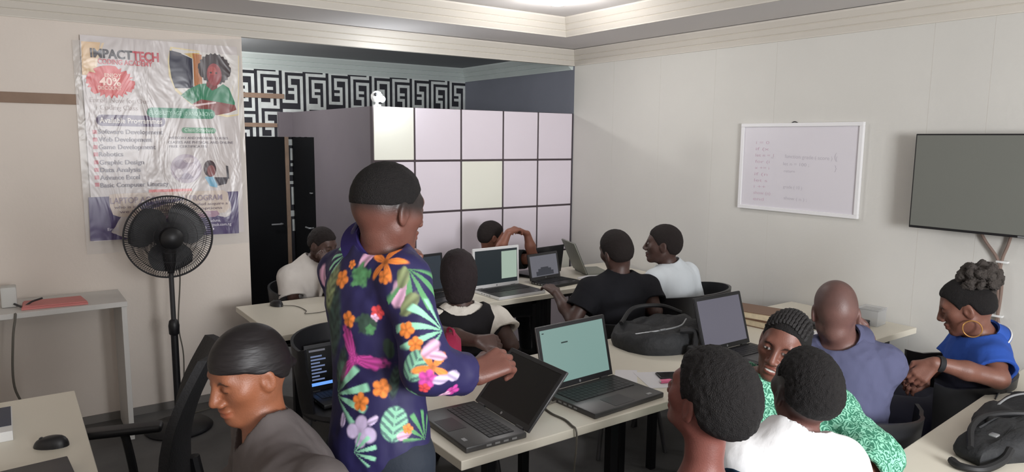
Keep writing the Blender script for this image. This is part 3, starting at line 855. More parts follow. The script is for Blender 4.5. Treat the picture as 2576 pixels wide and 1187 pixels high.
MB().box((-.2, -.12, 0), (0, .12, .008), m_paper).box((.002, -.12, 0), (.2, .12, .01), m_paper).build('pages', m_paper, t, smooth=0)
MB().box((-.12, -.03, .012), (.06, .01, .02), m_black, .004).build('pen_case', m_black, t)
m_clear2 = mat('clear_box_plastic', (200, 202, 204), .2, alpha=.45)
t = thing('plastic_box', 'small clear plastic box standing by the right wall behind the bald man', 'box', (4.10, 2.12, .7505), .1)
MB().box((-.06, -.06, 0), (.06, .06, .09), m_clear2, .004).build('body', m_clear2, t, smooth=0)
MB().box((-.063, -.063, .09), (.063, .063, .1), m_clear2, .003).build('lid', m_clear2, t, smooth=0)

m_bag = mat('black_bag_nylon', (30, 31, 33), .75, bump=(22, .9, 5))
m_bag2 = mat('black_bag_trim', (18, 18, 20), .6)
def blob_bag(poly, z0, hfun, n=26, m=None):
    """soft bag: outline in the plan, quilted top height hfun(u, v)"""
    cx = sum(p[0] for p in poly) / len(poly); cy = sum(p[1] for p in poly) / len(poly)
    out = bez([(p[0], p[1], 0) for p in poly] + [(poly[0][0], poly[0][1], 0)], 6)[:-1]
    N = len(out); vs = []; fs = []; rings = [(1.0, 0.0), (1.035, .25), (1.04, .5), (1.0, .78), (.9, .95), (.7, 1.0), (.45, 1.0), (.2, 1.0)]
    for s, h in rings:
        for p in out:
            x, y = cx + (p.x - cx) * s, cy + (p.y - cy) * s
            vs.append((x, y, z0 + h * hfun(x, y)))
    for r in range(len(rings) - 1):
        for i in range(N):
            j = (i + 1) % N
            fs.append([r * N + i, r * N + j, (r + 1) * N + j, (r + 1) * N + i])
    fs.append(list(range(N))[::-1]); fs.append([(len(rings) - 1) * N + i for i in range(N)])
    return MB().add(vs, fs)
t = thing('backpack', 'black backpack lying flat on the middle table', 'bag', (0, 0, 0))
hf = lambda x, y: .095 + .02 * math.sin(9 * x + 3) * math.cos(11 * y) + .012 * math.sin(31 * x + 17 * y) + .008 * math.sin(53 * y - 20 * x)
blob_bag([(2.50, 2.50), (2.54, 2.40), (2.66, 2.33), (2.80, 2.33), (2.95, 2.42), (3.05, 2.58), (2.98, 2.70), (2.80, 2.73), (2.62, 2.71), (2.52, 2.63)], .7505, hf).build('body', m_bag, t, smooth=60)
MB().tube(bez([(2.72, 2.36, .86), (2.76, 2.30, .86), (2.72, 2.27, .78), (2.70, 2.26, .765)], 6), .016).build('strap', m_bag2, t)
MB().box((2.675, 2.235, .752), (2.725, 2.285, .81), m_bag2, .014, 3).build('strap_buckle', m_bag2, t)
MB().tube(bez([(2.52, 2.52, .83), (2.62, 2.42, .86), (2.76, 2.40, .87), (2.90, 2.48, .87)], 8), .004).build('zip', m_silver, t)
MB().box((2.615, 2.395, .866), (2.655, 2.403, .873), m_silver, .002).build('zip_pull', m_silver, t)
MB().tube(bez([(2.60, 2.66, .85), (2.75, 2.72, .90), (2.92, 2.68, .90), (3.02, 2.62, .86)], 8), .012).build('handle', m_bag2, t)
t = thing('shoulder_bag', 'black shoulder bag on the lower right table', 'bag', (0, 0, 0))
hf = lambda x, y: .075 + .03 * (x - 2.7) + .014 * math.sin(14 * x) * math.cos(13 * y) + .01 * math.sin(37 * x - 20 * y)
blob_bag([(2.55, .92), (2.70, .86), (2.95, .72), (3.25, .66), (3.42, .80), (3.36, 1.02), (3.15, 1.075), (2.93, 1.09), (2.82, 1.05), (2.74, .99), (2.60, 1.02)], .7505, hf).build('body', m_bag, t, smooth=60)
MB().tube(bez([(2.56, .96, .80), (2.66, 1.0, .835), (2.80, 1.01, .842), (2.92, .95, .845), (2.99, .86, .842), (2.96, .78, .835)], 8), .011).build('strap', m_bag2, t)
MB().tube(bez([(2.50, .99, .762), (2.47, .95, .765), (2.50, .90, .765), (2.60, .88, .775), (2.66, .88, .80)], 8), .013).build('strap', m_bag2, t)
MB().tube(bez([(2.90, 1.05, .80), (3.05, 1.03, .855), (3.25, .98, .85)], 8), .004).build('zip', m_silver, t)
MB().box((2.62, .91, .838), (2.65, .935, .845), m_silver, .003).build('buckle', m_silver, t)

# ================================================================== chairs
m_tub = mat('black_tub_chair_plastic', (27, 27, 30), .42)
m_cl = mat('chair_leg_grey_metal', (92, 92, 94), .4, metal=.6)
def tub_parts(t):
    R1, R2 = .27, .285
    mb = MB(); n = 26; rows = 7
    vs = []; fs = []
    for s in (0, 1):
        for j in range(rows + 1):
            for i in range(n + 1):
                a = math.radians(-205 + 230 * i / n)   # wraps round the back (local -Y)
                e = abs(i / n - .5) * 2
                ztop = .80 - .05 * e ** 2 + (.03 * max(0, e - .88) / .12)
                z = .40 + (ztop - .40) * j / rows
                r = (R1 if s else R2) * (.84 + .16 * (j / rows) ** .7)
                if e > .9 and j > 4: r += .012
                vs.append((r * math.cos(a) * 1.0, r * math.sin(a) * .95 - .0, z))
    q = (rows + 1) * (n + 1)
    for s in (0, 1):
        for j in range(rows):
            for i in range(n):
                b = s * q + j * (n + 1) + i
                fs.append([b, b + 1, b + n + 2, b + n + 1])
    ring = list(range(n + 1)) + [(j + 1) * (n + 1) - 1 for j in range(1, rows + 1)] + [rows * (n + 1) + i for i in range(n - 1, -1, -1)] + [j * (n + 1) for j in range(rows - 1, 0, -1)]
    fs += [[ring[i], ring[(i + 1) % len(ring)], q + ring[(i + 1) % len(ring)], q + ring[i]] for i in range(len(ring))]
    mb.add(vs, fs); mb.build('backrest', m_tub, t, smooth=60)
    mb = MB().lathe([(.02, .395), (.22, .40), (.245, .42), (.24, .44), (.2, .45), (.02, .445)], n=32)
    mb.v = [(x, y * .95 + .02, z) for x, y, z in mb.v]
    mb.build('seat', m_tub, t, smooth=50)
    for sx in (-1, 1):
        for sy in (-1, 1):
            MB().tube([(sx * .15, sy * .14 + .02, .40), (sx * .21, sy * .2 + .02, .0)], .0125, n=10).build('leg', m_cl, t)
_tub = []
def tub(label, x, y, az):
    rz = -math.radians(az)
    if not _tub:
        t = thing('tub_chair', label, 'chair', (x, y, 0), rz)
        tub_parts(t); _tub.append(t)
        return t
    return dup(_tub[0], label, (x, y, 0), rz)
m_mesh = mat('office_chair_mesh', (24, 24, 27), .7, bump=(120, .3))
def office_chair(label, x, y, az, first=None):
    t = thing('office_chair', label, 'chair', (x, y, 0), -math.radians(az))
    mb = MB(); vs = []; fs = []; nu, nv = 10, 10
    for s in (0, 1):
        for j in range(nv + 1):
            for i in range(nu + 1):
                u = i / nu - .5; v = j / nv
                w = .44 * (1 - .22 * max(0, v - .6) / .4)
                vs.append((u * w, -.235 - .13 * v + .05 * (1 - 4 * u * u) * -1 + s * .03 + .05 * math.sin(PI * v), .56 + .5 * v - .0 * u))
    q = (nu + 1) * (nv + 1)
    for s in (0, 1):
        fs += [[s * q + j * (nu + 1) + i, s * q + j * (nu + 1) + i + 1, s * q + (j + 1) * (nu + 1) + i + 1, s * q + (j + 1) * (nu + 1) + i] for j in range(nv) for i in range(nu)]
    ring = list(range(nu + 1)) + [(j + 1) * (nu + 1) - 1 for j in range(1, nv + 1)] + [nv * (nu + 1) + i for i in range(nu - 1, -1, -1)] + [j * (nu + 1) for j in range(nv - 1, 0, -1)]
    fs += [[ring[i], ring[(i + 1) % len(ring)], q + ring[(i + 1) % len(ring)], q + ring[i]] for i in range(len(ring))]
    mb.add(vs, fs); mb.build('backrest', m_mesh, t, smooth=60)
    MB().box((-.23, -.2, .43), (.23, .24, .50), m_mesh, .03, 3).build('seat', m_mesh, t)
    MB().tube(bez([(0, -.02, .42), (0, -.26, .42), (0, -.31, .5), (0, -.29, .66)], 6), .022).build('back_support', m_black, t)
    for sx in (-1, 1):
        MB().tube(bez([(sx * .22, -.05, .46), (sx * .275, -.05, .5), (sx * .28, -.03, .64), (sx * .28, -.02, .67)], 5), .016).build('arm_post', m_black, t)
        MB().box((sx * .28 - .035, -.16, .665), (sx * .28 + .035, .12, .695), m_black, .012, 3).build('armrest', m_black, t)
    MB().cyl((0, 0, .1), (0, 0, .43), .025).build('gas_column', m_dgrey, t)
    mb = MB()
    for k in range(5):
        a = 2 * PI * k / 5
        mb.tube([(0, 0, .10), (.28 * math.cos(a), .28 * math.sin(a), .065)], [.028, .016], n=8)
    mb.build('star_base', m_black, t)
    for k in range(5):
        a = 2 * PI * k / 5; c, s_ = math.cos(a), math.sin(a)
        MB().cyl((.28 * c - .02 * s_, .28 * s_ + .02 * c, .029), (.28 * c + .02 * s_, .28 * s_ - .02 * c, .029), .028, n=16).build('caster', m_black, t)
    return t
office_chair('empty black office chair pushed up to the white desk beside the pedestal fan', .21, 2.74, -74)

def stool(label, x, y):
    t = thing('stool', label, 'stool', (x, y, 0))
    MB().lathe([(.02, .42), (.165, .42), (.17, .435), (.165, .455), (.02, .46)], n=32).build('seat', m_tub, t)
    for k in range(4):
        a = PI / 4 + k * PI / 2
        MB().tube([(.12 * math.cos(a), .12 * math.sin(a), .42), (.18 * math.cos(a), .18 * math.sin(a), 0)], .013, n=10).build('leg', m_cl, t)
    MB().tube([(.155 * math.cos(2 * PI * k / 32), .155 * math.sin(2 * PI * k / 32), .18) for k in range(32)], .007, n=6, closed=True).build('foot_ring', m_cl, t)
    return t
tub('black tub chair holding the open laptop with code in front of the far table', 1.40, 3.44, 180)
m_red = mat('crimson_cloth', (150, 28, 66), .8, bump=(20, .5))
t = thing('handbag', 'round crimson bag hanging behind the woman in the black pinafore', 'bag', (1.528, 2.599, 0.875))
MB().lathe([(.01, -.045), (.07, -.043), (.098, -.02), (.10, .0), (.098, .02), (.07, .043), (.01, .045)], n=32, M=Matrix.Rotation(PI / 2, 4, 'Y') @ Matrix.Rotation(.5, 4, 'X')).build('body', m_red, t)
MB().tube(bez([(0, -.03, .09), (0, -.02, .115), (0, .02, .115), (0, .03, .09)], 6), .006, n=6).build('strap', m_red, t)

# ================================================================== people: implicit-surface modelling
V = lambda *a: np.array(a if len(a) == 3 else a[0], dtype=np.float64)
def unit(v):
    v = np.asarray(v, float); return v / (np.linalg.norm(v) + 1e-12)
def azv(az):
    a = math.radians(az); return V(math.sin(a), math.cos(a), 0)
class Field:
    """ordered list of blended solids; negative inside"""
    def __init__(self): self.p = []
    def put(self, fn, lo, hi, op, k):
        self.p.append((fn, np.asarray(lo, float), np.asarray(hi, float), op, k)); return self
    def cone(self, a, b, ra, rb=None, op='u', k=.02):
        a, b = V(a), V(b); rb = ra if rb is None else rb
        ba = b - a; L = ba @ ba + 1e-12
        def fn(P):
            pa = P - a
            t = np.clip(pa @ ba / L, 0, 1)
            return np.linalg.norm(pa - t[:, None] * ba, axis=1) - (ra + (rb - ra) * t)
        r = max(ra, rb)
        return self.put(fn, np.minimum(a, b) - r, np.maximum(a, b) + r, op, k)
    def ell(self, c, r, F=None, op='u', k=.02):
        """F: 3x3 rows = local axes in world"""
        c, r = V(c), V(r); F = np.eye(3) if F is None else F
        def fn(P):
            q = (P - c) @ F.T
            k0 = np.linalg.norm(q / r, axis=1); k1 = np.linalg.norm(q / (r * r), axis=1) + 1e-9
            return k0 * (k0 - 1) / k1
        e = np.sqrt(((F.T * r) ** 2).sum(1))
        return self.put(fn, c - e, c + e, op, k)
    def slab(self, c, n, op='i', k=.004):
        """keep the side opposite to n"""
        c, n = V(c), unit(n)
        return self.put(lambda P: (P - c) @ n, [-9] * 3, [9] * 3, op, k)
    def fn(self, f, op='i', k=.004, lo=(-9,) * 3, hi=(9,) * 3):
        return self.put(f, lo, hi, op, k)
    def at(self, P, sel=None):
        d = np.full(len(P), .3)
        for i in (range(len(self.p)) if sel is None else sel):
            fn, lo, hi, op, k = self.p[i]
            e = fn(P)
            if op == 'u':
                h = np.maximum(k - np.abs(d - e), 0) / k; d = np.minimum(d, e) - h * h * k * .25
            elif op == 's':
                h = np.maximum(k - np.abs(d + e), 0) / k; d = np.maximum(d, -e) + h * h * k * .25
            elif op == 'i':
                h = np.maximum(k - np.abs(d - e), 0) / k; d = np.maximum(d, e) + h * h * k * .25
            else:
                d = d + e
        return d
    def mesh(self, h):
        U = [p for p in self.p if p[3] == 'u']
        lo = np.min([p[1] for p in U], 0) - 3 * h - .03; hi = np.max([p[2] for p in U], 0) + 3 * h + .03
        B = 14
        nb = np.ceil((hi - lo) / h / B).astype(int)
        n = nb * B + 1
        D = np.full(n, .3, np.float32)
        g = np.arange(B + 1)
        gx, gy, gz = np.meshgrid(g, g, g, indexing='ij')
        off = np.stack([gx, gy, gz], -1).reshape(-1, 3) * h
        R = B * h * .87
        cs = np.stack(np.meshgrid(*[np.arange(x) for x in nb], indexing='ij'), -1).reshape(-1, 3)
        ctr = lo + (cs + .5) * B * h
        dc = self.at(ctr)
        act = np.abs(dc) < R + .035
        for i0, c, d0 in zip(cs[~act], ctr[~act], dc[~act]):
            s = i0 * B
            D[s[0]:s[0] + B + 1, s[1]:s[1] + B + 1, s[2]:s[2] + B + 1] = np.where(d0 < 0, -.3, .3)
        los = np.array([p[1] for p in self.p]); his = np.array([p[2] for p in self.p]); ks = np.array([p[4] for p in self.p])
        for i0 in cs[act]:
            s = i0 * B
            a = lo + s * h; b = a + B * h
            m = .02 + ks[:, None]
            sel = np.nonzero(((los - m) < b).all(1) & ((his + m) > a).all(1))[0]
            if len(sel) == 0: continue
            D[s[0]:s[0] + B + 1, s[1]:s[1] + B + 1, s[2]:s[2] + B + 1] = self.at(a + off, sel).reshape(B + 1, B + 1, B + 1)
        return surfnet(D, lo, h)

def surfnet(D, lo, h):
    S = (D < 0)
    c = np.zeros(tuple(x - 1 for x in D.shape), np.uint8)
    for i in (0, 1):
        for j in (0, 1):
            for k in (0, 1):
                c += S[i:S.shape[0] - 1 + i, j:S.shape[1] - 1 + j, k:S.shape[2] - 1 + k]
    act = (c > 0) & (c < 8)
    I = np.argwhere(act)
    vid = np.full(act.shape, -1, np.int64); vid[act] = np.arange(len(I))
    cor = [(i, j, k) for i in (0, 1) for j in (0, 1) for k in (0, 1)]
    val = {q: D[I[:, 0] + q[0], I[:, 1] + q[1], I[:, 2] + q[2]].astype(np.float64) for q in cor}
    pos = np.zeros((len(I), 3)); cnt = np.zeros(len(I))
    for a in cor:
        for ax in range(3):
            if a[ax] == 0:
                b = list(a); b[ax] = 1; b = tuple(b)
                va, vb = val[a], val[b]
                m = (va < 0) != (vb < 0)
                t = np.where(m, va / np.where(m, va - vb, 1), 0)
                p = np.array(a, float)[None] + t[:, None] * (np.array(b, float) - np.array(a, float))[None]
                pos += np.where(m[:, None], p, 0); cnt += m
    pos = lo + (I + pos / cnt[:, None]) * h
    F = []
    for ax in range(3):
        u, v = (ax + 1) % 3, (ax + 2) % 3
        sl0 = [slice(None)] * 3; sl1 = [slice(None)] * 3
        sl0[ax] = slice(0, -1); sl1[ax] = slice(1, None)
        A, Bq = S[tuple(sl0)], S[tuple(sl1)]
        E = np.argwhere(A != Bq)
        ok = (E[:, u] > 0) & (E[:, v] > 0) & (E[:, u] < D.shape[u] - 1) & (E[:, v] < D.shape[v] - 1)
        E = E[ok]
        flip = A[E[:, 0], E[:, 1], E[:, 2]]
        def cell(du, dv):
            q = E.copy(); q[:, u] += du; q[:, v] += dv
            return vid[q[:, 0], q[:, 1], q[:, 2]]
        q = np.stack([cell(-1, -1), cell(0, -1), cell(0, 0), cell(-1, 0)], 1)
        q[~flip] = q[~flip][:, ::-1]
        F.append(q)
    F = np.concatenate(F)
    return pos, F[(F >= 0).all(1)]

def np_obj(name, P, F, m, parent, origin, col=None, relax=1):
    if relax:
        # light smoothing along the mesh edges
        e = np.concatenate([F[:, [0, 1]], F[:, [1, 2]], F[:, [2, 3]], F[:, [3, 0]]])
        for _ in range(relax):
            s = np.zeros_like(P); n = np.zeros(len(P))
            for ax in range(3):
                s[:, ax] = np.bincount(e[:, 0], P[e[:, 1], ax], len(P)) + np.bincount(e[:, 1], P[e[:, 0], ax], len(P))
            n = np.bincount(e[:, 0], minlength=len(P)) + np.bincount(e[:, 1], minlength=len(P))
            P = P * .5 + .5 * s / np.maximum(n, 1)[:, None]
    me = bpy.data.meshes.new(name)
    L = (P - np.asarray(origin)).astype(np.float32)
    me.vertices.add(len(L)); me.vertices.foreach_set('co', L.ravel())
    me.loops.add(F.size); me.loops.foreach_set('vertex_index', F.ravel().astype(np.int32))
    me.polygons.add(len(F)); me.polygons.foreach_set('loop_start', (np.arange(len(F)) * 4).astype(np.int32))
    me.update(calc_edges=True)
    me.polygons.foreach_set('use_smooth', np.ones(len(F), bool))
    me.materials.append(m)
    if col is not None:
        at = me.color_attributes.new('tone', 'FLOAT_COLOR', 'POINT')
        at.data.foreach_set('color', np.concatenate([col, np.ones((len(col), 1))], 1).astype(np.float32).ravel())
    me.validate(); me.update()
    o = bpy.data.objects.new(name, me); COL.objects.link(o)
    if parent is not None: o.parent = parent
    return o
def hashn(P, s):
    """cheap smooth value noise, -1..1"""
    q = np.asarray(P) * s
    i = np.floor(q).astype(np.int64); f = q - i; f = f * f * (3 - 2 * f)
    r = np.zeros(len(q))
    for a in (0, 1):
        for b in (0, 1):
            for c in (0, 1):
                n = (i[:, 0] + a) * 374761393 + (i[:, 1] + b) * 668265263 + (i[:, 2] + c) * 2147483647
                n = (n ^ (n >> 13)) * 1274126177; n = (n ^ (n >> 16)) & 0xffff
                r += (n / 32767.5 - 1) * (f[:, 0] if a else 1 - f[:, 0]) * (f[:, 1] if b else 1 - f[:, 1]) * (f[:, 2] if c else 1 - f[:, 2])
    return r
def sstep(a, b, x):
    t = np.clip((x - a) / (b - a), 0, 1); return t * t * (3 - 2 * t)
def LIN(c): return np.array(rgb(*c)[:3])

class Head:
    def __init__(s, c, az, pitch=0, roll=0, sc=1.0):
        """c: centre; az: facing azimuth from +Y towards +X; pitch: degrees down; roll: tilt to the person's right"""
        s.c = V(c); s.sc = sc
        f = azv(az); r = V(f[1], -f[0], 0); u = V(0, 0, 1)
        p = math.radians(pitch)
        f, u = f * math.cos(p) - u * math.sin(p), u * math.cos(p) + f * math.sin(p)
        q = math.radians(roll)
        r, u = r * math.cos(q) - u * math.sin(q), u * math.cos(q) + r * math.sin(q)
        s.F = np.array([r, f, u]); s.r, s.f, s.u = r, f, u
    def w(s, x, y, z): return s.c + (np.array([x, y, z]) * s.sc) @ s.F
    def loc(s, P): return (P - s.c) @ s.F.T / s.sc
    def build(s, A, smile=False, nose=1.0):
        w, S, F = s.w, s.sc, s.F
        R = lambda *a: V(*a) * S
        A.ell(w(0, -.012, .03), R(.074, .097, .086), F, k=.03)
        A.ell(w(0, -.036, -.004), R(.066, .070, .064), F, k=.03)
        A.ell(w(0, .022, -.035), R(.060, .066, .080), F, k=.03 * S)
        for x in (-1, 1):
            A.cone(w(x * .046, -.005, -.058), w(x * .014, .064, -.096), .017 * S, .015 * S, k=.03)
            A.ell(w(x * .043, .050, -.02), R(.022, .022, .02), F, k=.03)
        A.ell(w(0, .068, -.1), R(.02, .018, .014), F, k=.02)
        A.cone(w(-.034, .072, .022), w(.034, .072, .022), .013 * S, k=.022)
        for x in (-1, 1):
            A.ell(w(x * .031, .094, .001), R(.019, .013, .0125), F, op='s', k=.014)
            A.ell(w(x * .031, .0755, .000), R(.0155, .0125, .0125), F, k=.004)
        A.cone(w(0, .088, .012), w(0, .107 * nose, -.033), .0075 * S, .0125 * S, k=.013)
        for x in (-1, 1):
            A.ell(w(x * .0155, .096, -.039), R(.0105, .012, .009), F, k=.008)
            A.ell(w(x * .0095, .105, -.049), R(.005, .007, .005), F, op='s', k=.003)
        A.ell(w(0, .086, -.063), R(.026, .0145, .009), F, k=.007)
        A.ell(w(0, .084, -.078), R(.024, .0145, .0095), F, k=.007)
        if smile:
            A.ell(w(0, .102, -.0695), R(.023, .013, .0052), F, op='s', k=.003)
            A.ell(w(0, .0835, -.0685), R(.022, .010, .0075), F, k=.001)
        else:
            A.cone(w(-.022, .099, -.0705), w(.022, .099, -.0705), .0022 * S, op='s', k=.004)
        for x in (-1, 1):
            a = math.radians(18) * x
            rot = np.array([[math.cos(a), math.sin(a), 0], [-math.sin(a), math.cos(a), 0], [0, 0, 1]]) @ F
            A.ell(w(x * .077, -.012, -.014), R(.0085, .020, .032), rot, k=.008)
            A.ell(w(x * .086, -.006, -.010), R(.0065, .0115, .019), rot, op='s', k=.005)
            A.ell(w(x * .074, .002, -.016), R(.006, .006, .008), F, k=.006)
    def paint(s, P, col, base, lips=True, lookdown=False, smile=False, fade=None):
        q = s.loc(P)
        x, y, z = np.abs(q[:, 0]), q[:, 1], q[:, 2]
        front = y > .055
        inhead = (np.abs(q[:, 0]) < .1) & (np.abs(y) < .13) & (z > -.13) & (z < .13)
        def mix(m, c):
            m = np.clip(m, 0, 1)[:, None]
            col[:] = col * (1 - m) + np.array(c) * m
        if lips:
            l = 1 - sstep(.8, 1.15, np.sqrt((q[:, 0] / .025) ** 2 + ((z + .071) / .0165) ** 2))
            mix(l * front * .55, base * np.array([1.15, .72, .72]))
        br = 1 - sstep(.75, 1.2, np.sqrt(((x - .032) / .019) ** 2 + ((z - .021 + 30 * (x - .032) ** 2) / .0042) ** 2))
        mix(br * front * .85, (.006, .005, .005))
        ex = np.sqrt(((x - .031) / .0135) ** 2 + ((z) / ((.0055 if not smile else .0038) if not lookdown else .0016)) ** 2)
        e = (1 - sstep(.85, 1.1, ex)) * front
        if lookdown:
            ld = (1 - sstep(.8, 1.2, np.sqrt(((x - .031) / .015) ** 2 + ((z + .005) / .0016) ** 2))) * front
            mix(ld * .9, (.006, .005, .005))
        else:
            mix(e, (.55, .53, .50))
            ir = (1 - sstep(.7, 1.1, np.sqrt(((x - .031) / .006) ** 2 + (z / .0062) ** 2))) * front
            mix(ir, (.008, .006, .005))
            ln = (1 - sstep(.10, .2, np.abs(ex - 1.05))) * front * (z > -.004)
            mix(ln * .8, (.008, .006, .006))
        if smile:
            t = (1 - sstep(.85, 1.05, np.sqrt((q[:, 0] / .019) ** 2 + ((z + .0690) / .0045) ** 2))) * (y > .07)
            mix(t, (.72, .70, .66))
        if fade:
            zt, zb, a = fade
            m = sstep(zb, zt, z) * (y < .075) * inhead * a
            mix(m, (.010, .009, .009))
    def hair(s, t=.008, dz=0.0, fuzz=.002, h=.004, m=None, parent=None, origin=(0, 0, 0), fscale=220, top=0.0, taper=.02, extra=None, front=0.0, name='hair', prof=None, back=0.0):
        A = Field(); w, F, S = s.w, s.F, s.sc
        A.ell(w(0, -.012 - back * .5, .03 + top * .5), V(.074 + t, .097 + t + back * .5, .086 + t + top * .5) * S, F, k=.01)
        A.ell(w(0, -.036 - back * .5, -.006), V(.067 + t, .071 + t + back * .5, .068 + t) * S, F, k=.03)
        ys = [-.13, -.105, -.05, -.022, .006, .02, .034, .058, .088, .12]
        zs = prof or [-.055, -.052, -.04, .014, .012, -.004, .026, .056, .066, .07]
        def cut(P):
            q = s.loc(P)
            zh = np.interp(q[:, 1], ys, zs) + dz + front * sstep(.04, .08, q[:, 1])
            return (zh - q[:, 2]) * S * .75
        if taper:
            def thin(P):
                q = s.loc(P)
                zh = np.interp(q[:, 1], ys, zs) + dz
                return (t * .5) * S * (1 - sstep(0, taper, q[:, 2] - zh))
            A.fn(thin, op='add')
        if extra: extra(A, s)
        if fuzz:
            A.fn(lambda P: hashn(P, fscale) * fuzz + hashn(P, fscale * .4) * fuzz, op='add')
        A.fn(cut, op='i', k=.004)
        P, Fc = A.mesh(h)
        return np_obj(name, P, Fc, m, parent, origin, relax=0 if fuzz else 1)

def hand(A, w, d, n, side, curl=.5, s=1.0, spread=.0, thumb=.6, curls=None):
    """w: wrist, d: to the knuckles, n: out of the back of the hand, side: +1 thumb along d x n"""
    d = unit(d); n = unit(V(n) - d * (V(n) @ d)); l = unit(np.cross(d, n)) * side
    w = V(w)
    lo = (.029, .010, -.010, -.027); L = (.074, .082, .076, .060)
    K = []
    for i in range(4):
        k = w + d * (.088 - .004 * abs(i - 1)) * s + l * lo[i] * s
        A.cone(w + d * .012 * s + l * lo[i] * .55 * s, k, .0145 * s, .0115 * s, k=.014)
        K.append(k)
    for i in range(4):
        c = curl if curls is None else curls[i]
        p = K[i]; a = 0
        for seg, (f, da) in enumerate(((.46, .62), (.31, .95), (.23, .6))):
            a += c * da * 1.55
            v = d * math.cos(a) - n * math.sin(a) + l * spread * (1.5 - i) * .12
            e = p + unit(v) * L[i] * f * s
            A.cone(p, e, (.0094 - .0008 * seg) * s, (.0086 - .0008 * seg) * s, k=.004)
            p = e
    b = w + d * .022 * s + l * .022 * s
    t1 = b + unit(d * .75 + l * (.9 - .5 * thumb) - n * .45 * thumb) * .048 * s
    t2 = t1 + unit(d * .9 + l * (.25 - .9 * thumb) - n * .4 * thumb) * .034 * s
    t3 = t2 + unit(d * .9 - l * .5 * thumb - n * .3 * thumb) * .026 * s
    A.cone(b, t1, .015 * s, .0115 * s, k=.012); A.cone(t1, t2, .0112 * s, .010 * s, k=.004); A.cone(t2, t3, .010 * s, .0085 * s, k=.004)

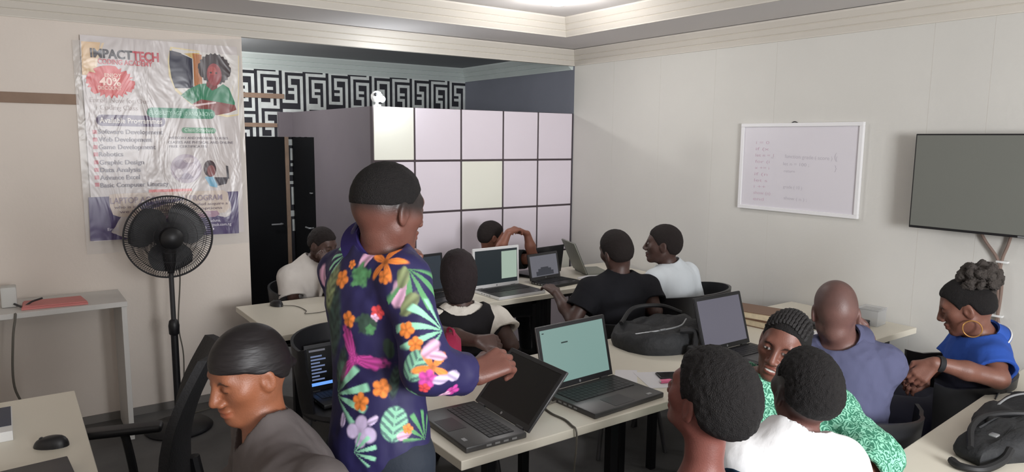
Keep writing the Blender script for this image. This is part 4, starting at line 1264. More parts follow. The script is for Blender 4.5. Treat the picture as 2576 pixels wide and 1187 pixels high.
class Body:
    def __init__(s, head, neck, az, hip, sh=None, arms=None, legs=None, build=1.0, shw=.175, leg_az=None):
        s.h = head; s.N = V(neck); s.az = az; s.hip = V(hip); s.b = build
        s.f = azv(az); s.r = V(s.f[1], -s.f[0], 0)
        s.up = unit(s.N - s.hip)
        sh = sh or {}
        s.sh = {k: V(sh[k]) if k in sh else s.N - s.up * .055 + s.r * shw * build * k for k in (-1, 1)}
        s.arms = arms or {}
        s.legs = legs
        ff = unit(s.f - s.up * (s.f @ s.up)); rr = np.cross(ff, s.up)
        s.T = np.array([rr, ff, s.up])
        if legs is None:
            s.legs = {}
            for k in (-1, 1):
                hp = s.hip + s.r * .085 * k
                lf = s.f if leg_az is None else azv(leg_az)
                hp = s.hip + V(lf[1], -lf[0], 0) * .085 * k
                kn = hp + lf * .42 + V(lf[1], -lf[0], 0) * .04 * k
                kn[2] = max(.47, hp[2] - .03)
                an = V(kn[0], kn[1], .085) + lf * .02
                s.legs[k] = (hp, kn, an)
    def torso(s, A, g=0.0, k=.05, shoulders=True, neck=True, low=True):
        b, T = s.b, s.T
        L = np.linalg.norm(s.N - s.hip)
        at = lambda t, fy=0: s.hip + s.up * L * t + T[1] * fy
        A.ell(at(.02), V(.155 * b + g, .115 * b + g, .13 + g), T, k=k)
        A.ell(at(.30), V(.138 * b + g, .100 * b + g, .17 + g), T, k=k)
        A.ell(at(.66), V(.158 * b + g, .108 * b + g, .19 + g), T, k=k)
        A.ell(at(.80, -.01), V(.150 * b + g, .085 * b + g, .10 + g), T, k=k)
        if shoulders:
            for q in (-1, 1):
                A.cone(s.N - s.up * .03, s.sh[q], .045 * b + g, .050 * b + g, k=.05)
                A.cone(s.N + s.up * .03, s.N - s.up * .03 + (s.sh[q] - s.N) * .55, .030 + g, .032 + g, k=.05)
        if neck:
            nb = s.h.w(0, -.022, -.075)
            A.cone(s.N - s.up * .02 , nb, (.056 if g == 0 else .05 + g) * min(1.08, b), .052 * s.h.sc + g * .3, k=.035)
    def arm(s, A, q, g=0.0, u=(0, 1), fo=(0, 1), b=None):
        if q not in s.arms: return
        b = b or s.b ** .5
        e, w = V(s.arms[q]['e']), V(s.arms[q]['w'])
        S = s.sh[q]
        if u:
            p0, p1 = S + (e - S) * u[0], S + (e - S) * u[1]
            r = lambda t: (.051 - .011 * t) * b + g
            A.cone(p0, p1, r(u[0]), r(u[1]), k=.03)
        if fo:
            p0, p1 = e + (w - e) * fo[0], e + (w - e) * fo[1]
            r = lambda t: (.041 - .015 * t + .006 * math.sin(PI * min(1, t * 1.6))) * b + g
            if fo == (0, 1):
                m = (p0 + p1) / 2
                A.cone(p0, m, r(0), r(.45), k=.02); A.cone(m, p1, r(.45), r(1), k=.02)
            else:
                A.cone(p0, p1, r(fo[0]), r(fo[1]), k=.02)
    def leg(s, A, q, g=0.0, to=1.0, feet=False):
        hp, kn, an = [V(x) for x in s.legs[q]]
        b = s.b
        A.cone(hp, kn, .085 * b + g, .060 * b + g, k=.05)
        A.cone(kn, kn + (an - kn) * .35, .058 * b + g, .056 * b + g, k=.03)
        A.cone(kn + (an - kn) * .35, kn + (an - kn) * to, .056 * b + g, .038 + g, k=.03)
        if feet:
            A.cone(an + V(0, 0, -.035) - s.f * .03, an + V(0, 0, -.045) + s.f * .14, .038, .03, k=.03)
    def skin(s, m, base, parent, origin, h=.004, head_kw=None, paint_kw=None, extra=None, torso=True):
        A = Field()
        s.torso(A, -.006)
        for q in (-1, 1):
            s.leg(A, q, -.004, feet=True)
            s.arm(A, q)
            if q in s.arms and 'hand' in s.arms[q]:
                hk = dict(s.arms[q]['hand'])
                hand(A, s.arms[q]['w'], side=hk.pop('side', -q), **hk)
        s.h.build(A, **(head_kw or {}))
        if extra: extra(A, s)
        P, F = A.mesh(h)
        base = np.array(base)
        col = np.tile(base, (len(P), 1))
        col *= (1 + .10 * hashn(P, 30) + .05 * hashn(P, 90))[:, None]
        s.h.paint(P, col, base, **(paint_kw or {}))
        o = np_obj('body', P, F, m, parent, origin, col)
        return o
    def top(s, m, parent, origin, h=.005, g=.014, sleeve='short', t=.62, hem=None, neckr=.062, neckz=.012, name='shirt', wr=.0025, col=None, collar=False, extra=None, gs=None, loose=0.0, sides=(-1, 1), vneck=0):
        A = Field()
        s.torso(A, g, neck=False)
        if collar:
            A.cone(s.N - s.up * .03, s.N + s.up * .022, .072, .062, k=.03)
        gs = g if gs is None else gs
        for q in sides:
            if q not in s.arms: continue
            e, w = V(s.arms[q]['e']), V(s.arms[q]['w']); S = s.sh[q]
            if sleeve == 'short':
                d = unit(e - S); c = S + (e - S) * t
                B = Field()
                r0, r1 = .052 * s.b ** .5 + gs + .004, .050 * s.b ** .5 + gs + .008 + loose
                B.cone(S, S + (e - S) * (t + .15), r0, r1, k=.03)
                fnc = B.p[0][0]
                A.put((lambda fnc, c, d: lambda P: np.maximum(fnc(P), (P - c) @ d))(fnc, c, d), B.p[0][1], B.p[0][2], 'u', .03)
            else:
                A.cone(S, e, .052 * s.b ** .5 + gs, .046 * s.b ** .5 + gs + loose * .6, k=.04)
                d = unit(w - e); c = e + (w - e) * t
                B = Field(); B.cone(e, w, .046 * s.b ** .5 + gs + loose * .6, .034 + gs + loose, k=.03)
                fnc = B.p[0][0]
                A.put((lambda fnc, c, d: lambda P: np.maximum(fnc(P), (P - c) @ d))(fnc, c, d), B.p[0][1], B.p[0][2], 'u', .03)
        if extra: extra(A, s)
        if wr:
            ax = s.T
            A.fn(lambda P: wr * (hashn((P @ ax.T) * V(1.0, 1.0, .45), 18) + .6 * hashn(P, 40)), op='add')
        # neck opening, cuffs and hem
        nb = s.h.w(0, -.022, -.075)
        nd = unit(nb - s.N)
        A.cone(s.N + nd * neckz + s.f * vneck, s.N + nd * .16 + s.f * vneck, neckr, neckr + .03, op='s', k=.006)
        for q in sides:
            if q not in s.arms: continue
            e, w = V(s.arms[q]['e']), V(s.arms[q]['w']); S = s.sh[q]
            a, b = (S, e) if sleeve == 'short' else (e, w)
            d = unit(b - a); c = a + (b - a) * t
            rr = (.047 * s.b ** .5 if sleeve == 'short' else .034) + gs * .55 + loose * .7
            A.cone(c - d * .03, c + d * .08, rr, rr + .004, op='s', k=.003)
        if hem is not None:
            A.slab(hem, -s.up if s.up[2] > .9 else V(0, 0, -1))
        P, F = A.mesh(h)
        cc = col(P, s) if col else None
        return np_obj(name, P, F, m, parent, origin, cc)
    def trousers(s, m, parent, origin, h=.008, g=.012, name='trousers', skirt=False, to=.97, waist=.13):
        A = Field()
        L = np.linalg.norm(s.N - s.hip)
        A.ell(s.hip, V(.165 * s.b + g, .125 * s.b + g, .13 + g), s.T, k=.05)
        if not skirt:
            for q in (-1, 1):
                s.leg(A, q, g, to=to)
        else:
            kk = [V(s.legs[q][1]) for q in (-1, 1)]; hh = [V(s.legs[q][0]) for q in (-1, 1)]
            for t in np.linspace(0, 1, 5):
                A.cone(hh[0] + (hh[1] - hh[0]) * t, kk[0] + (kk[1] - kk[0]) * t, .10 + g, .085 + g, k=.04)
        if waist > .2: A.ell(s.hip + s.up * .2, V(.15 * s.b + g, .115 * s.b + g, .2), s.T, k=.05)
        A.slab(s.hip + s.up * waist, s.up)
        P, F = A.mesh(h)
        return np_obj(name, P, F, m, parent, origin)
    def shoes(s, m, parent, origin):
        for q in (-1, 1):
            an = V(s.legs[q][2])
            A = Field()
            A.cone(V(an[0], an[1], .045) - s.f * .035, V(an[0], an[1], .036) + s.f * .15, .044, .036, k=.03)
            A.cone(V(an[0], an[1], .05), V(an[0], an[1], .095), .046, .044, k=.03)
            A.slab(V(0, 0, .001), V(0, 0, -1))
            P, F = A.mesh(.008)
            np_obj('shoe', P, F, m, parent, origin)

def skin_mat(name):
    m = mat(name, (90, 60, 48), .48, spec=.45, attr='tone', bump=(260, .10, 3))
    return m
m_skin = skin_mat('skin')
m_hair = mat('black_hair', (20, 17, 17), .75, bump=(380, .6, 3), spec=.3)
m_hairb = mat('dark_brown_hair', (40, 31, 33), .75, bump=(300, .6, 3), spec=.3)
m_trou = mat('dark_trousers', (28, 29, 36), .8, bump=(30, .3), sheen=.1)
m_shoe = mat('black_shoe', (20, 20, 22), .5)
def cloth(name, col, **k):
    return mat(name, col, .9, spec=.2, bump=k.pop('bump', (14, .45, 5, (1, 1, .5))), **k)
def person(label, base):
    t = thing('person', label, 'person', base)
    return t, V(base)

# ------------------------------------------------------------------ the people
SK = dict(warm=LIN((132, 81, 56)), deep=LIN((104, 66, 56)), mid=LIN((116, 77, 64)), dark=LIN((76, 55, 49)), red=LIN((112, 66, 58)))
def base_of(hip): return (round(float(hip[0]), 3), round(float(hip[1]), 3), 0.0)
def seated(head, az, N, lean=.05, hz=.545, **k):
    N = V(N); f = azv(az)
    hip = N - f * lean; hip[2] = hz
    return Body(head, N, az, hip, **k)

def collar_ring(B, m, parent, origin, name='collar', r=.072, stripe=None, spread=.028):
    d = unit(B.h.w(0, -.022, -.075) - B.N)
    a = unit(np.cross(d, B.f)); b = np.cross(d, a)
    vs = []; n = 40; prof = ((-.004, .045), (.004, .050), (spread * .5, .028), (spread + .006, .000), (spread + .002, -.004), (spread * .5 - .006, .022))
    for i in range(n + 1):
        an = 2 * PI * (.04 + .92 * i / n)
        dirv = (-b * math.cos(an) * (1 if b @ B.f < 0 else -1) + a * math.sin(an))
        w_ = .5 + .5 * abs(math.cos(an / 2)) 
        for rr, zz in prof:
            p = B.N + d * (zz + .004 - .012 * (1 + math.cos(an)) * .5) + dirv * (r - .012 + rr)
            vs.append(tuple(p - np.array(origin)))
    k = len(prof)
    fs = [[i * k + j, i * k + (j + 1) % k, (i + 1) * k + (j + 1) % k, (i + 1) * k + j] for i in range(n) for j in range(k)]
    fs += [list(range(k)), [n * k + j for j in range(k)]]
    mb = MB().add(vs, fs)
    o = mb.build(name, m, parent, smooth=60)
    if stripe:
        ps = []
        for i in range(n + 1):
            an = 2 * PI * (.04 + .92 * i / n)
            dirv = (-b * math.cos(an) * (1 if b @ B.f < 0 else -1) + a * math.sin(an))
            ps.append(Vector(B.N + d * (.010 - .012 * (1 + math.cos(an)) * .5) + dirv * (r - .012 + spread + .004) - np.array(origin)))
        MB().tube(ps, .0032, n=6).build('collar_stripe', stripe, o)
    return o

# 1 -- young man with a durag at lower left
hd = Head((0.438, 1.690, 1.251), -104, 15, 0, sc=.90)
N = V((0.469, 1.656, 1.102))
B = seated(hd, -82, N, lean=.16, shw=.185, arms={-1: dict(e=(0.492, 1.386, 1.063), w=(.14, 1.56, .80), hand=dict(d=(-1, .1, -.1), n=(0, 0, 1), curl=.35)), 1: dict(e=(.50, 1.95, .84), w=(.16, 1.86, .80), hand=dict(d=(-1, -.1, -.1), n=(0, 0, 1), curl=.35))})
t, o_ = person('young man in a black durag and grey T-shirt looking down beside the white desk', base_of(B.hip))
B.skin(m_skin, SK['warm'], t, o_, h=.0036, paint_kw=dict(lookdown=True))
m_durag = mat('durag_satin', (25, 21, 22), .5, spec=.35, bump=(16, .8, 3, (.5, .5, 2.2)))
def dex(A, s):
    A.cone(s.w(0, -.105, -.02), s.w(0, -.125, -.035), .020, .014, k=.02)
hd.hair(t=.0065, dz=0, fuzz=0, h=.0036, m=m_durag, parent=t, origin=o_, taper=0, extra=dex, name='durag', top=.004, prof=[-.06, -.056, -.03, .004, .014, .022, .03, .036, .042, .044])
m_tee1 = cloth('grey_brown_jersey', (86, 80, 79))
B.top(m_tee1, t, o_, h=.0045, g=.016, sleeve='long', t=.5, neckr=.066, neckz=.012, wr=.004, vneck=.02, loose=.012, name='t_shirt')
B.trousers(m_trou, t, o_); B.shoes(m_shoe, t, o_)
c_ = mat('thin_silver_chain', (150, 140, 130), .3, metal=.9)
B1 = B

m_collar = cloth('floral_collar_cotton', (44, 36, 88), bump=(30, .2))
# 2 -- standing man in the floral shirt
hd = Head((0.844, 1.759, 1.617), 78, 8, 0)
N = V((0.825, 1.803, 1.504))
hip = V((0.790, 1.728, 0.968))
f_ = azv(62); r_ = V(f_[1], -f_[0], 0)
lg = {}
for q in (-1, 1):
    hp = hip + r_ * .09 * q + V(0, 0, -.03); an = V(hip[0], hip[1], .085) + r_ * .13 * q + f_ * .03 * q
    kn = (hp + an) / 2 + f_ * .03; lg[q] = (hp, kn, an)
B = Body(hd, N, 62, hip, legs=lg, build=.86, sh={-1: (0.789, 1.975, 1.414), 1: (0.833, 1.652, 1.441)}, arms={1: dict(e=(0.837, 1.540, 1.230), w=(0.991, 1.569, 1.172), hand=dict(d=V((1.096, 1.562, 1.206)) - V((0.991, 1.569, 1.172)), n=(-.35, -.55, .75), curl=.8, thumb=.9, s=1.14)), -1: dict(e=(0.850, 2.050, 1.230), w=(0.937, 1.896, 1.424), hand=dict(d=V((0.944, 1.828, 1.488)) - V((0.937, 1.896, 1.424)), n=(.3, .3, .6), curl=.9, thumb=.9))})
t, o_ = person('standing man in a dark blue floral shirt seen from behind pointing at the laptop', base_of(hip))
B.skin(m_skin, SK['deep'], t, o_, h=.0038, paint_kw=dict(fade=(.014, -.035, .95)))
hd.hair(t=.007, fuzz=.001, h=.004, m=m_hair, parent=t, origin=o_, name='hair', taper=.05, prof=[.002, .002, .006, .012, .014, .016, .03, .05, .06, .065])
MOTIFS = [
    ('blob', (0.787, 1.829, 1.543), (0.31, -0.9, -0.3), 0.026, 0, 'PNK'),
    ('lily', (0.779, 1.651, 1.489), (-0.75, -0.22, 0.62), 0.053, 20, 'ORG'),
    ('petal', (0.76, 1.721, 1.493), (-0.55, -0.21, 0.81), 0.033, 60, 'PNK'),
    ('blob', (0.739, 1.719, 1.448), (-0.87, -0.4, 0.27), 0.035, 0, 'GRN'),
    ('flower', (0.711, 1.776, 1.432), (-0.93, -0.22, 0.31), 0.026, 0, 'ORG'),
    ('flower', (0.765, 1.633, 1.456), (-0.89, -0.35, 0.27), 0.021, 10, 'ORG'),
    ('flower', (0.733, 1.758, 1.472), (-0.87, -0.29, 0.41), 0.013, 0, 'ORG'),
    ('petal', (0.789, 1.593, 1.419), (-0.72, -0.68, 0.15), 0.042, 80, 'PNK'),
    ('fern', (0.834, 1.578, 1.432), (0.03, -0.94, 0.33), 0.07, -70, 'GRN'),
    ('petal', (0.804, 1.57, 1.394), (-0.56, -0.75, 0.35), 0.036, 60, 'OLV'),
    ('petal', (0.799, 1.594, 1.457), (-0.47, -0.82, 0.34), 0.03, 80, 'OLV'),
    ('fern', (0.831, 1.532, 1.339), (-0.04, -0.88, 0.48), 0.067, 165, 'MINT'),
    ('flower', (0.787, 1.556, 1.332), (-0.79, -0.53, 0.3), 0.022, 0, 'ORG'),
    ('flower', (0.797, 1.527, 1.301), (-0.66, -0.6, 0.45), 0.02, 25, 'ORG'),
    ('flower', (0.711, 1.736, 1.331), (-0.94, -0.33, 0.05), 0.023, 15, 'ORG'),
    ('flower', (0.762, 1.665, 1.358), (-0.79, -0.61, -0.05), 0.02, 0, 'RED'),
    ('flower', (0.755, 1.671, 1.342), (-0.69, -0.72, -0.07), 0.012, 0, 'PNK'),
    ('blob', (0.739, 1.69, 1.323), (-0.75, -0.67, 0.0), 0.031, 0, 'DGRN'),
    ('blob', (0.747, 1.682, 1.31), (-0.69, -0.72, 0.05), 0.016, 0, 'GRN'),
    ('splash', (0.714, 1.713, 1.23), (-0.86, -0.51, 0.08), 0.085, 10, 'MAG'),
    ('fern', (0.73, 1.843, 1.485), (-0.83, 0.03, 0.56), 0.05, 200, 'MINT'),
    ('leaf', (0.696, 1.798, 1.314), (-0.99, -0.14, -0.0), 0.101, 85, 'DGRN'),
    ('leaf', (0.694, 1.817, 1.403), (-0.96, -0.21, 0.17), 0.064, 80, 'OLV'),
    ('petal', (0.726, 1.949, 1.406), (-0.99, -0.11, -0.1), 0.039, 100, 'PNK'),
    ('monstera', (0.782, 1.503, 1.257), (-0.72, -0.59, 0.37), 0.042, 70, 'MINT'),
    ('lily', (0.816, 1.476, 1.252), (-0.31, -0.9, 0.31), 0.048, -30, 'ORG'),
    ('petal', (0.827, 1.499, 1.293), (-0.14, -0.82, 0.56), 0.033, 40, 'PNK'),
    ('petal', (0.841, 1.488, 1.275), (0.07, -0.82, 0.56), 0.025, -10, 'PNK'),
    ('flower', (0.805, 1.48, 1.224), (-0.44, -0.89, -0.1), 0.025, 0, 'MAG'),
    ('flower', (0.8, 1.489, 1.199), (-0.52, -0.76, -0.38), 0.015, 0, 'RED'),
    ('petal', (0.841, 1.472, 1.218), (0.02, -0.99, -0.16), 0.025, 0, 'LIL'),
    ('flower', (0.885, 1.503, 1.172), (0.19, -0.73, -0.65), 0.022, 0, 'MAG'),
    ('petal', (0.879, 1.482, 1.218), (0.36, -0.93, -0.05), 0.026, -20, 'LIL'),
    ('flower', (0.869, 1.513, 1.162), (-0.03, -0.59, -0.81), 0.018, 0, 'PNK'),
    ('fern', (0.701, 1.726, 1.139), (-0.95, -0.32, 0.02), 0.075, 20, 'MINT'),
    ('flower', (0.761, 1.647, 1.16), (-0.5, -0.84, 0.2), 0.026, 0, 'ORG'),
    ('flower', (0.717, 1.684, 1.121), (-0.87, -0.45, 0.19), 0.026, 20, 'ORG'),
    ('blob', (0.791, 1.539, 1.175), (-0.62, -0.02, -0.79), 0.022, 0, 'MINT'),
    ('monstera', (0.78, 1.615, 1.07), (-0.35, -0.9, 0.28), 0.047, 80, 'MINT'),
    ('fern', (0.847, 1.602, 1.048), (0.33, -0.91, 0.25), 0.048, 110, 'GRN'),
    ('orchid', (0.708, 1.666, 1.048), (-0.86, -0.47, 0.2), 0.045, 0, 'LIL'),
    ('petal', (0.732, 1.644, 1.08), (-0.67, -0.69, 0.28), 0.018, 40, 'LIL'),
    ('petal', (0.686, 1.728, 1.064), (-0.93, -0.21, 0.29), 0.019, 110, 'LIL'),
    ('petal', (0.8, 1.601, 1.04), (-0.22, -0.94, 0.25), 0.021, 20, 'PNK'),
    ('flower', (0.812, 1.601, 1.054), (-0.17, -0.94, 0.28), 0.014, 0, 'ORG'),
    ('fern', (0.709, 1.651, 1.003), (-0.82, -0.56, 0.11), 0.041, 20, 'MINT'),
    ('leaf', (0.696, 1.757, 1.192), (-0.97, -0.22, 0.08), 0.063, 80, 'DGRN'),
    ('petal', (0.783, 1.648, 1.262), (-0.44, -0.9, 0.0), 0.027, 100, 'DGRN'),
    ('leaf', (0.792, 1.637, 1.173), (-0.34, -0.92, 0.2), 0.041, 80, 'DGRN'),
]
INK = dict(ORG=(232, 132, 58), MINT=(140, 200, 168), GRN=(84, 140, 92), DGRN=(52, 74, 62), MAG=(190, 66, 150), PNK=(226, 176, 206), LIL=(206, 188, 222), OLV=(122, 132, 92), RED=(212, 70, 74))
def floral(P, s):
    col = np.tile(LIN((31, 26, 74)), (len(P), 1))
    col *= (1 + .12 * hashn(P, 22))[:, None]
    up = V(0, 0, 1)
    for kind, a, n, R, rot, ink in MOTIFS:
        a, n = V(a), unit(n)
        d = P - a
        idx = np.nonzero((np.linalg.norm(d, axis=1) < R * 1.35) & (np.abs(d @ n) < max(.03, R * .8)))[0]
        if not len(idx): continue
        d = d[idx]
        u = unit(np.cross(up, n)); v = np.cross(n, u)
        ca, sa = math.cos(math.radians(rot)), math.sin(math.radians(rot))
        x0, y0 = d @ u / R, d @ v / R
        x, y = x0 * ca + y0 * sa, -x0 * sa + y0 * ca
        r = np.hypot(x, y); th = np.arctan2(y, x)
        ns = hashn(P[idx], 120)
        c = np.tile(LIN(INK[ink]), (len(idx), 1))
        m = np.zeros(len(idx))
        E = lambda e, w=.1: sstep(w, -w, e)
        if kind == 'flower':
            b = .66 + .32 * np.abs(np.cos(2.5 * th)) ** .6
            m = E(r - b); c *= (1.05 - .45 * sstep(.35, .0, r) + .25 * np.cos(5 * th) * (r > .3))[:, None]
        elif kind == 'lily':
            b = .2 + .85 * np.abs(np.cos(2.5 * th)) ** 2
            m = E(r - b * .98); c *= (1 + .35 * np.cos(20 * th) * .4 + .35 * (r - .4))[:, None]
            c = c * (1 - .5 * sstep(.25, .05, r))[:, None]
        elif kind == 'petal':
            e = np.hypot(x, y / .55) - .95 + .12 * ns
            m = E(e, .15); c *= (1 + .35 * np.sin(9 * y + 2 * x))[:, None] * .9
        elif kind == 'blob':
            e = r - .85 - .2 * ns - .1 * np.sin(5 * th)
            m = E(e, .14); c *= (1 + .35 * ns)[:, None]
        elif kind == 'leaf':
            e = np.hypot(x, y / .32) - 1
            m = E(e, .25) * .85; c *= (1 + .5 * ns + .3 * np.sin(14 * (x - np.abs(y) * 1.4)))[:, None]
        elif kind == 'fern':
            # fronds fanning from a base point
            xb = x + .75; rb = np.hypot(xb, y); tb = np.arctan2(y, xb)
            e = np.maximum(rb - 1.65 + .35 * tb ** 2, np.abs(tb) - 1.0)
            m = E(e, .08) * sstep(-.15, .35, np.cos(13 * tb) + .45 * (1 - rb)); c *= (.8 + .35 * rb)[:, None]
        elif kind == 'monstera':
            e = np.hypot(x, y / .78) - .95
            m = E(e, .08) * (.35 + .65 * sstep(-.5, .2, np.sin(15 * (x - np.abs(y) * .8)))); m = np.maximum(m, E(np.abs(y) - .05, .04) * E(e))
        elif kind == 'splash':
            b = .16 + .9 * np.abs(np.cos(1.5 * th + .4)) ** 5 * (1 + .2 * ns)
            m = E(r - b, .1); c *= (1 + .3 * np.sin(26 * th))[:, None]
        elif kind == 'orchid':
            e = np.minimum.reduce([np.hypot(x - px_, y - py_) - q for px_, py_, q in ((0, .5, .42), (-.55, -.05, .42), (.55, -.1, .45), (.05, -.55, .35), (0, 0, .3))])
            m = E(e, .08); c *= (1.05 - .35 * sstep(.35, 0, r) + .15 * ns)[:, None]
        col[idx] = col[idx] * (1 - m)[:, None] + c * m[:, None]
    return np.clip(col, 0, 1)
m_floral = mat('floral_shirt_cotton', (38, 32, 78), .7, bump=(12, .35, 4, (1, 1, .5)), attr='tone')
B.top(m_floral, t, o_, h=.0032, g=.016, gs=.010, sleeve='long', t=.78, neckr=.060, neckz=.022, wr=.004, loose=.016, collar=True, hem=V(0, 0, .975), col=floral)
collar_ring(B, m_collar, t, o_, r=.070, spread=.034)
B.trousers(g=.0, m=mat('dark_jeans', (26, 34, 46), .8, bump=(60, .2)), parent=t, origin=o_); B.shoes(m_shoe, t, o_)
B2 = B

m_hairs = mat('soft_black_hair', (34, 28, 27), .8, bump=(380, .5, 3), spec=.25)
# 3 -- person in a white T-shirt behind the far table, left
hd = Head((1.770, 4.749, 1.072), 152, 18, 0)
N = V((1.703, 4.810, 0.921))
B = seated(hd, 165, N, lean=.02, arms={1: dict(e=(1.528, 4.675, 0.703), w=(1.598, 4.403, 0.705), hand=dict(d=(.9, -.3, -.1), n=(0, 0, 1), curl=.4)), -1: dict(e=(1.727, 4.473, 0.710), w=(1.707, 4.491, 0.958), hand=dict(d=(-.2, .3, .9), n=(.3, -.8, .2), curl=.7))})
t, o_ = person('person in a white T-shirt leaning on the far table beside the black door', base_of(B.hip))
B.skin(m_skin, SK['dark'], t, o_, h=.005, paint_kw=dict(lookdown=True))
hd.hair(t=.006, h=.005, m=m_hairs, parent=t, origin=o_)
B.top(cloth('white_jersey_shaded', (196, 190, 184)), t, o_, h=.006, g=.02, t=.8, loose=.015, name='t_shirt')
B.trousers(m_trou, t, o_, h=.01); B.shoes(m_shoe, t, o_)
tub('black tub chair of the person in white by the black door', B.hip[0], B.hip[1], 165)

# 4 -- woman in a black pinafore seen from the back
hd = Head((1.806, 3.002, 1.138), 22, 4, 0)
N = V((1.809, 2.969, 0.952))
B = seated(hd, 25, N, lean=.03, shw=.17, arms={-1: dict(e=(1.618, 2.885, 0.893), w=(1.687, 2.639, 0.902), hand=dict(d=(.85, -.2, -.1), n=(0, -.7, .5), curl=.5)), 1: dict(e=(1.976, 2.789, 0.801), w=(2.035, 3.011, 0.903), hand=dict(d=(-.2, .9, .1), n=(0, 0, 1), curl=.4))})
t, o_ = person('woman in a black pinafore over a white blouse seen from behind', base_of(B.hip))
B.skin(m_skin, SK['dark'], t, o_, h=.005)
def bob(A, s):
    A.ell(s.w(0, -.045, -.03), V(.082, .072, .105), s.F, k=.03)
    A.ell(s.w(0, -.03, -.10), V(.066, .055, .05), s.F, k=.03)
hd.hair(t=.014, fuzz=.002, h=.005, m=m_hairb, parent=t, origin=o_, taper=0, extra=bob, prof=[-.2, -.2, -.19, -.16, -.12, .0, .03, .05, .062, .07], fscale=120)
B.top(cloth('white_blouse', (214, 208, 198), bump=(30, .6, 4)), t, o_, h=.005, g=.012, gs=.026, t=.48, loose=.012, wr=.005, neckr=.06, name='blouse')
B.top(cloth('black_pinafore', (30, 28, 30)), t, o_, h=.005, g=.024, sides=(), neckr=.098, neckz=-.045, name='pinafore', extra=lambda A, s: [A.cone(s.sh[q] + s.up * .02, s.sh[q] - s.up * .25 + s.r * q * .01, .062, .07, op='s', k=.02) for q in (-1, 1)])
B.trousers(cloth('black_skirt', (28, 27, 29)), t, o_, h=.01, g=.03, skirt=True, name='skirt'); B.shoes(m_shoe, t, o_)
tub('black tub chair under the woman in the black pinafore', B.hip[0], B.hip[1] + .04, 25)

# 5 -- person with raised interlocked hands
hd = Head((3.058, 4.575, 1.060), 100, 8, 0)
N = V((3.039, 4.595, 0.878))
B = seated(hd, 100, N, lean=.04, hz=.52, arms={1: dict(e=(2.918, 4.317, 0.919), w=(3.020, 4.302, 1.121), hand=dict(d=V((3.125, 4.307, 1.152)) - V((3.020, 4.302, 1.121)), n=(-.2, -.2, .9), curl=.55, spread=.5)), -1: dict(e=(3.280, 4.329, 0.900), w=(3.218, 4.331, 1.095), hand=dict(d=V((3.129, 4.352, 1.141)) - V((3.218, 4.331, 1.095)), n=(.2, .1, .9), curl=.55, spread=.5))})
t, o_ = person('person in dark clothes with interlocked hands raised before the white panels', base_of(B.hip))
B.skin(m_skin, LIN((128, 82, 66)), t, o_, h=.0045)
hd.hair(t=.006, h=.004, fuzz=.001, dz=-.012, m=m_hairs, parent=t, origin=o_)
B.top(cloth('dark_green_jersey', (34, 38, 40)), t, o_, h=.006, g=.018, t=.85, name='t_shirt')
B.trousers(m_trou, t, o_, h=.01); B.shoes(m_shoe, t, o_)
stool('black stool of the person with raised hands', B.hip[0], B.hip[1])

# 6 -- person in a black T-shirt
hd = Head((2.934, 3.065, 1.157), 4, 6, -12, sc=1.07)
N = V((2.936, 3.036, 0.989))
B = seated(hd, 20, N, lean=.08, shw=.185, arms={-1: dict(e=(2.639, 3.089, 0.763), w=(2.663, 3.280, 0.890), hand=dict(d=V((2.672, 3.442, 0.942)) - V((2.663, 3.280, 0.890)), n=(-.1, 0, 1), curl=.35)), 1: dict(e=(3.076, 2.867, 0.811), w=(3.158, 3.102, 0.732), hand=dict(d=(-.2, .9, .1), n=(0, 0, 1), curl=.4))})
t, o_ = person('person in a black T-shirt seen from behind working at the small grey-screened laptop', base_of(B.hip))
B.skin(m_skin, SK['dark'], t, o_, h=.0045)
hd.hair(t=.005, h=.004, fuzz=.001, dz=-.012, m=m_hairs, parent=t, origin=o_)
B.top(cloth('black_jersey', (24, 24, 28)), t, o_, h=.005, g=.018, t=.62, loose=.014, name='t_shirt')
B.trousers(cloth('grey_trousers', (72, 70, 70)), t, o_, h=.01); B.shoes(m_shoe, t, o_)
tub('black tub chair under the person in the black T-shirt', B.hip[0], B.hip[1], 20)

# 7 -- person in a pale T-shirt, profile
hd = Head((3.366, 3.091, 1.161), -36, -2, 0, sc=1.06)
N = V((3.412, 3.058, 1.001))
B = seated(hd, -8, N, lean=.06, shw=.17, arms={-1: dict(e=(3.218, 3.027, 0.778), w=(3.264, 3.300, 0.778), hand=dict(d=(-.6, .8, 0), n=(0, 0, 1), curl=.4)), 1: dict(e=(3.569, 3.012, 0.748), w=(3.627, 3.233, 0.725), hand=dict(d=(-.4, .9, 0), n=(0, 0, 1), curl=.4))})
t, o_ = person('person in a pale T-shirt sitting in profile against the right wall', base_of(B.hip))
B.skin(m_skin, SK['dark'], t, o_, h=.0045)
hd.hair(t=.004, h=.004, fuzz=.0008, dz=-.012, m=m_hairs, parent=t, origin=o_)
B.top(cloth('pale_blue_white_jersey', (206, 212, 216)), t, o_, h=.005, g=.02, t=.85, loose=.016, name='t_shirt')
B.trousers(m_trou, t, o_, h=.01); B.shoes(m_shoe, t, o_)
o = tub('black tub chair under the person in the pale T-shirt', B.hip[0] + .03, B.hip[1] - .02, -25); o.scale = (1.05, 1.05, 1.14)

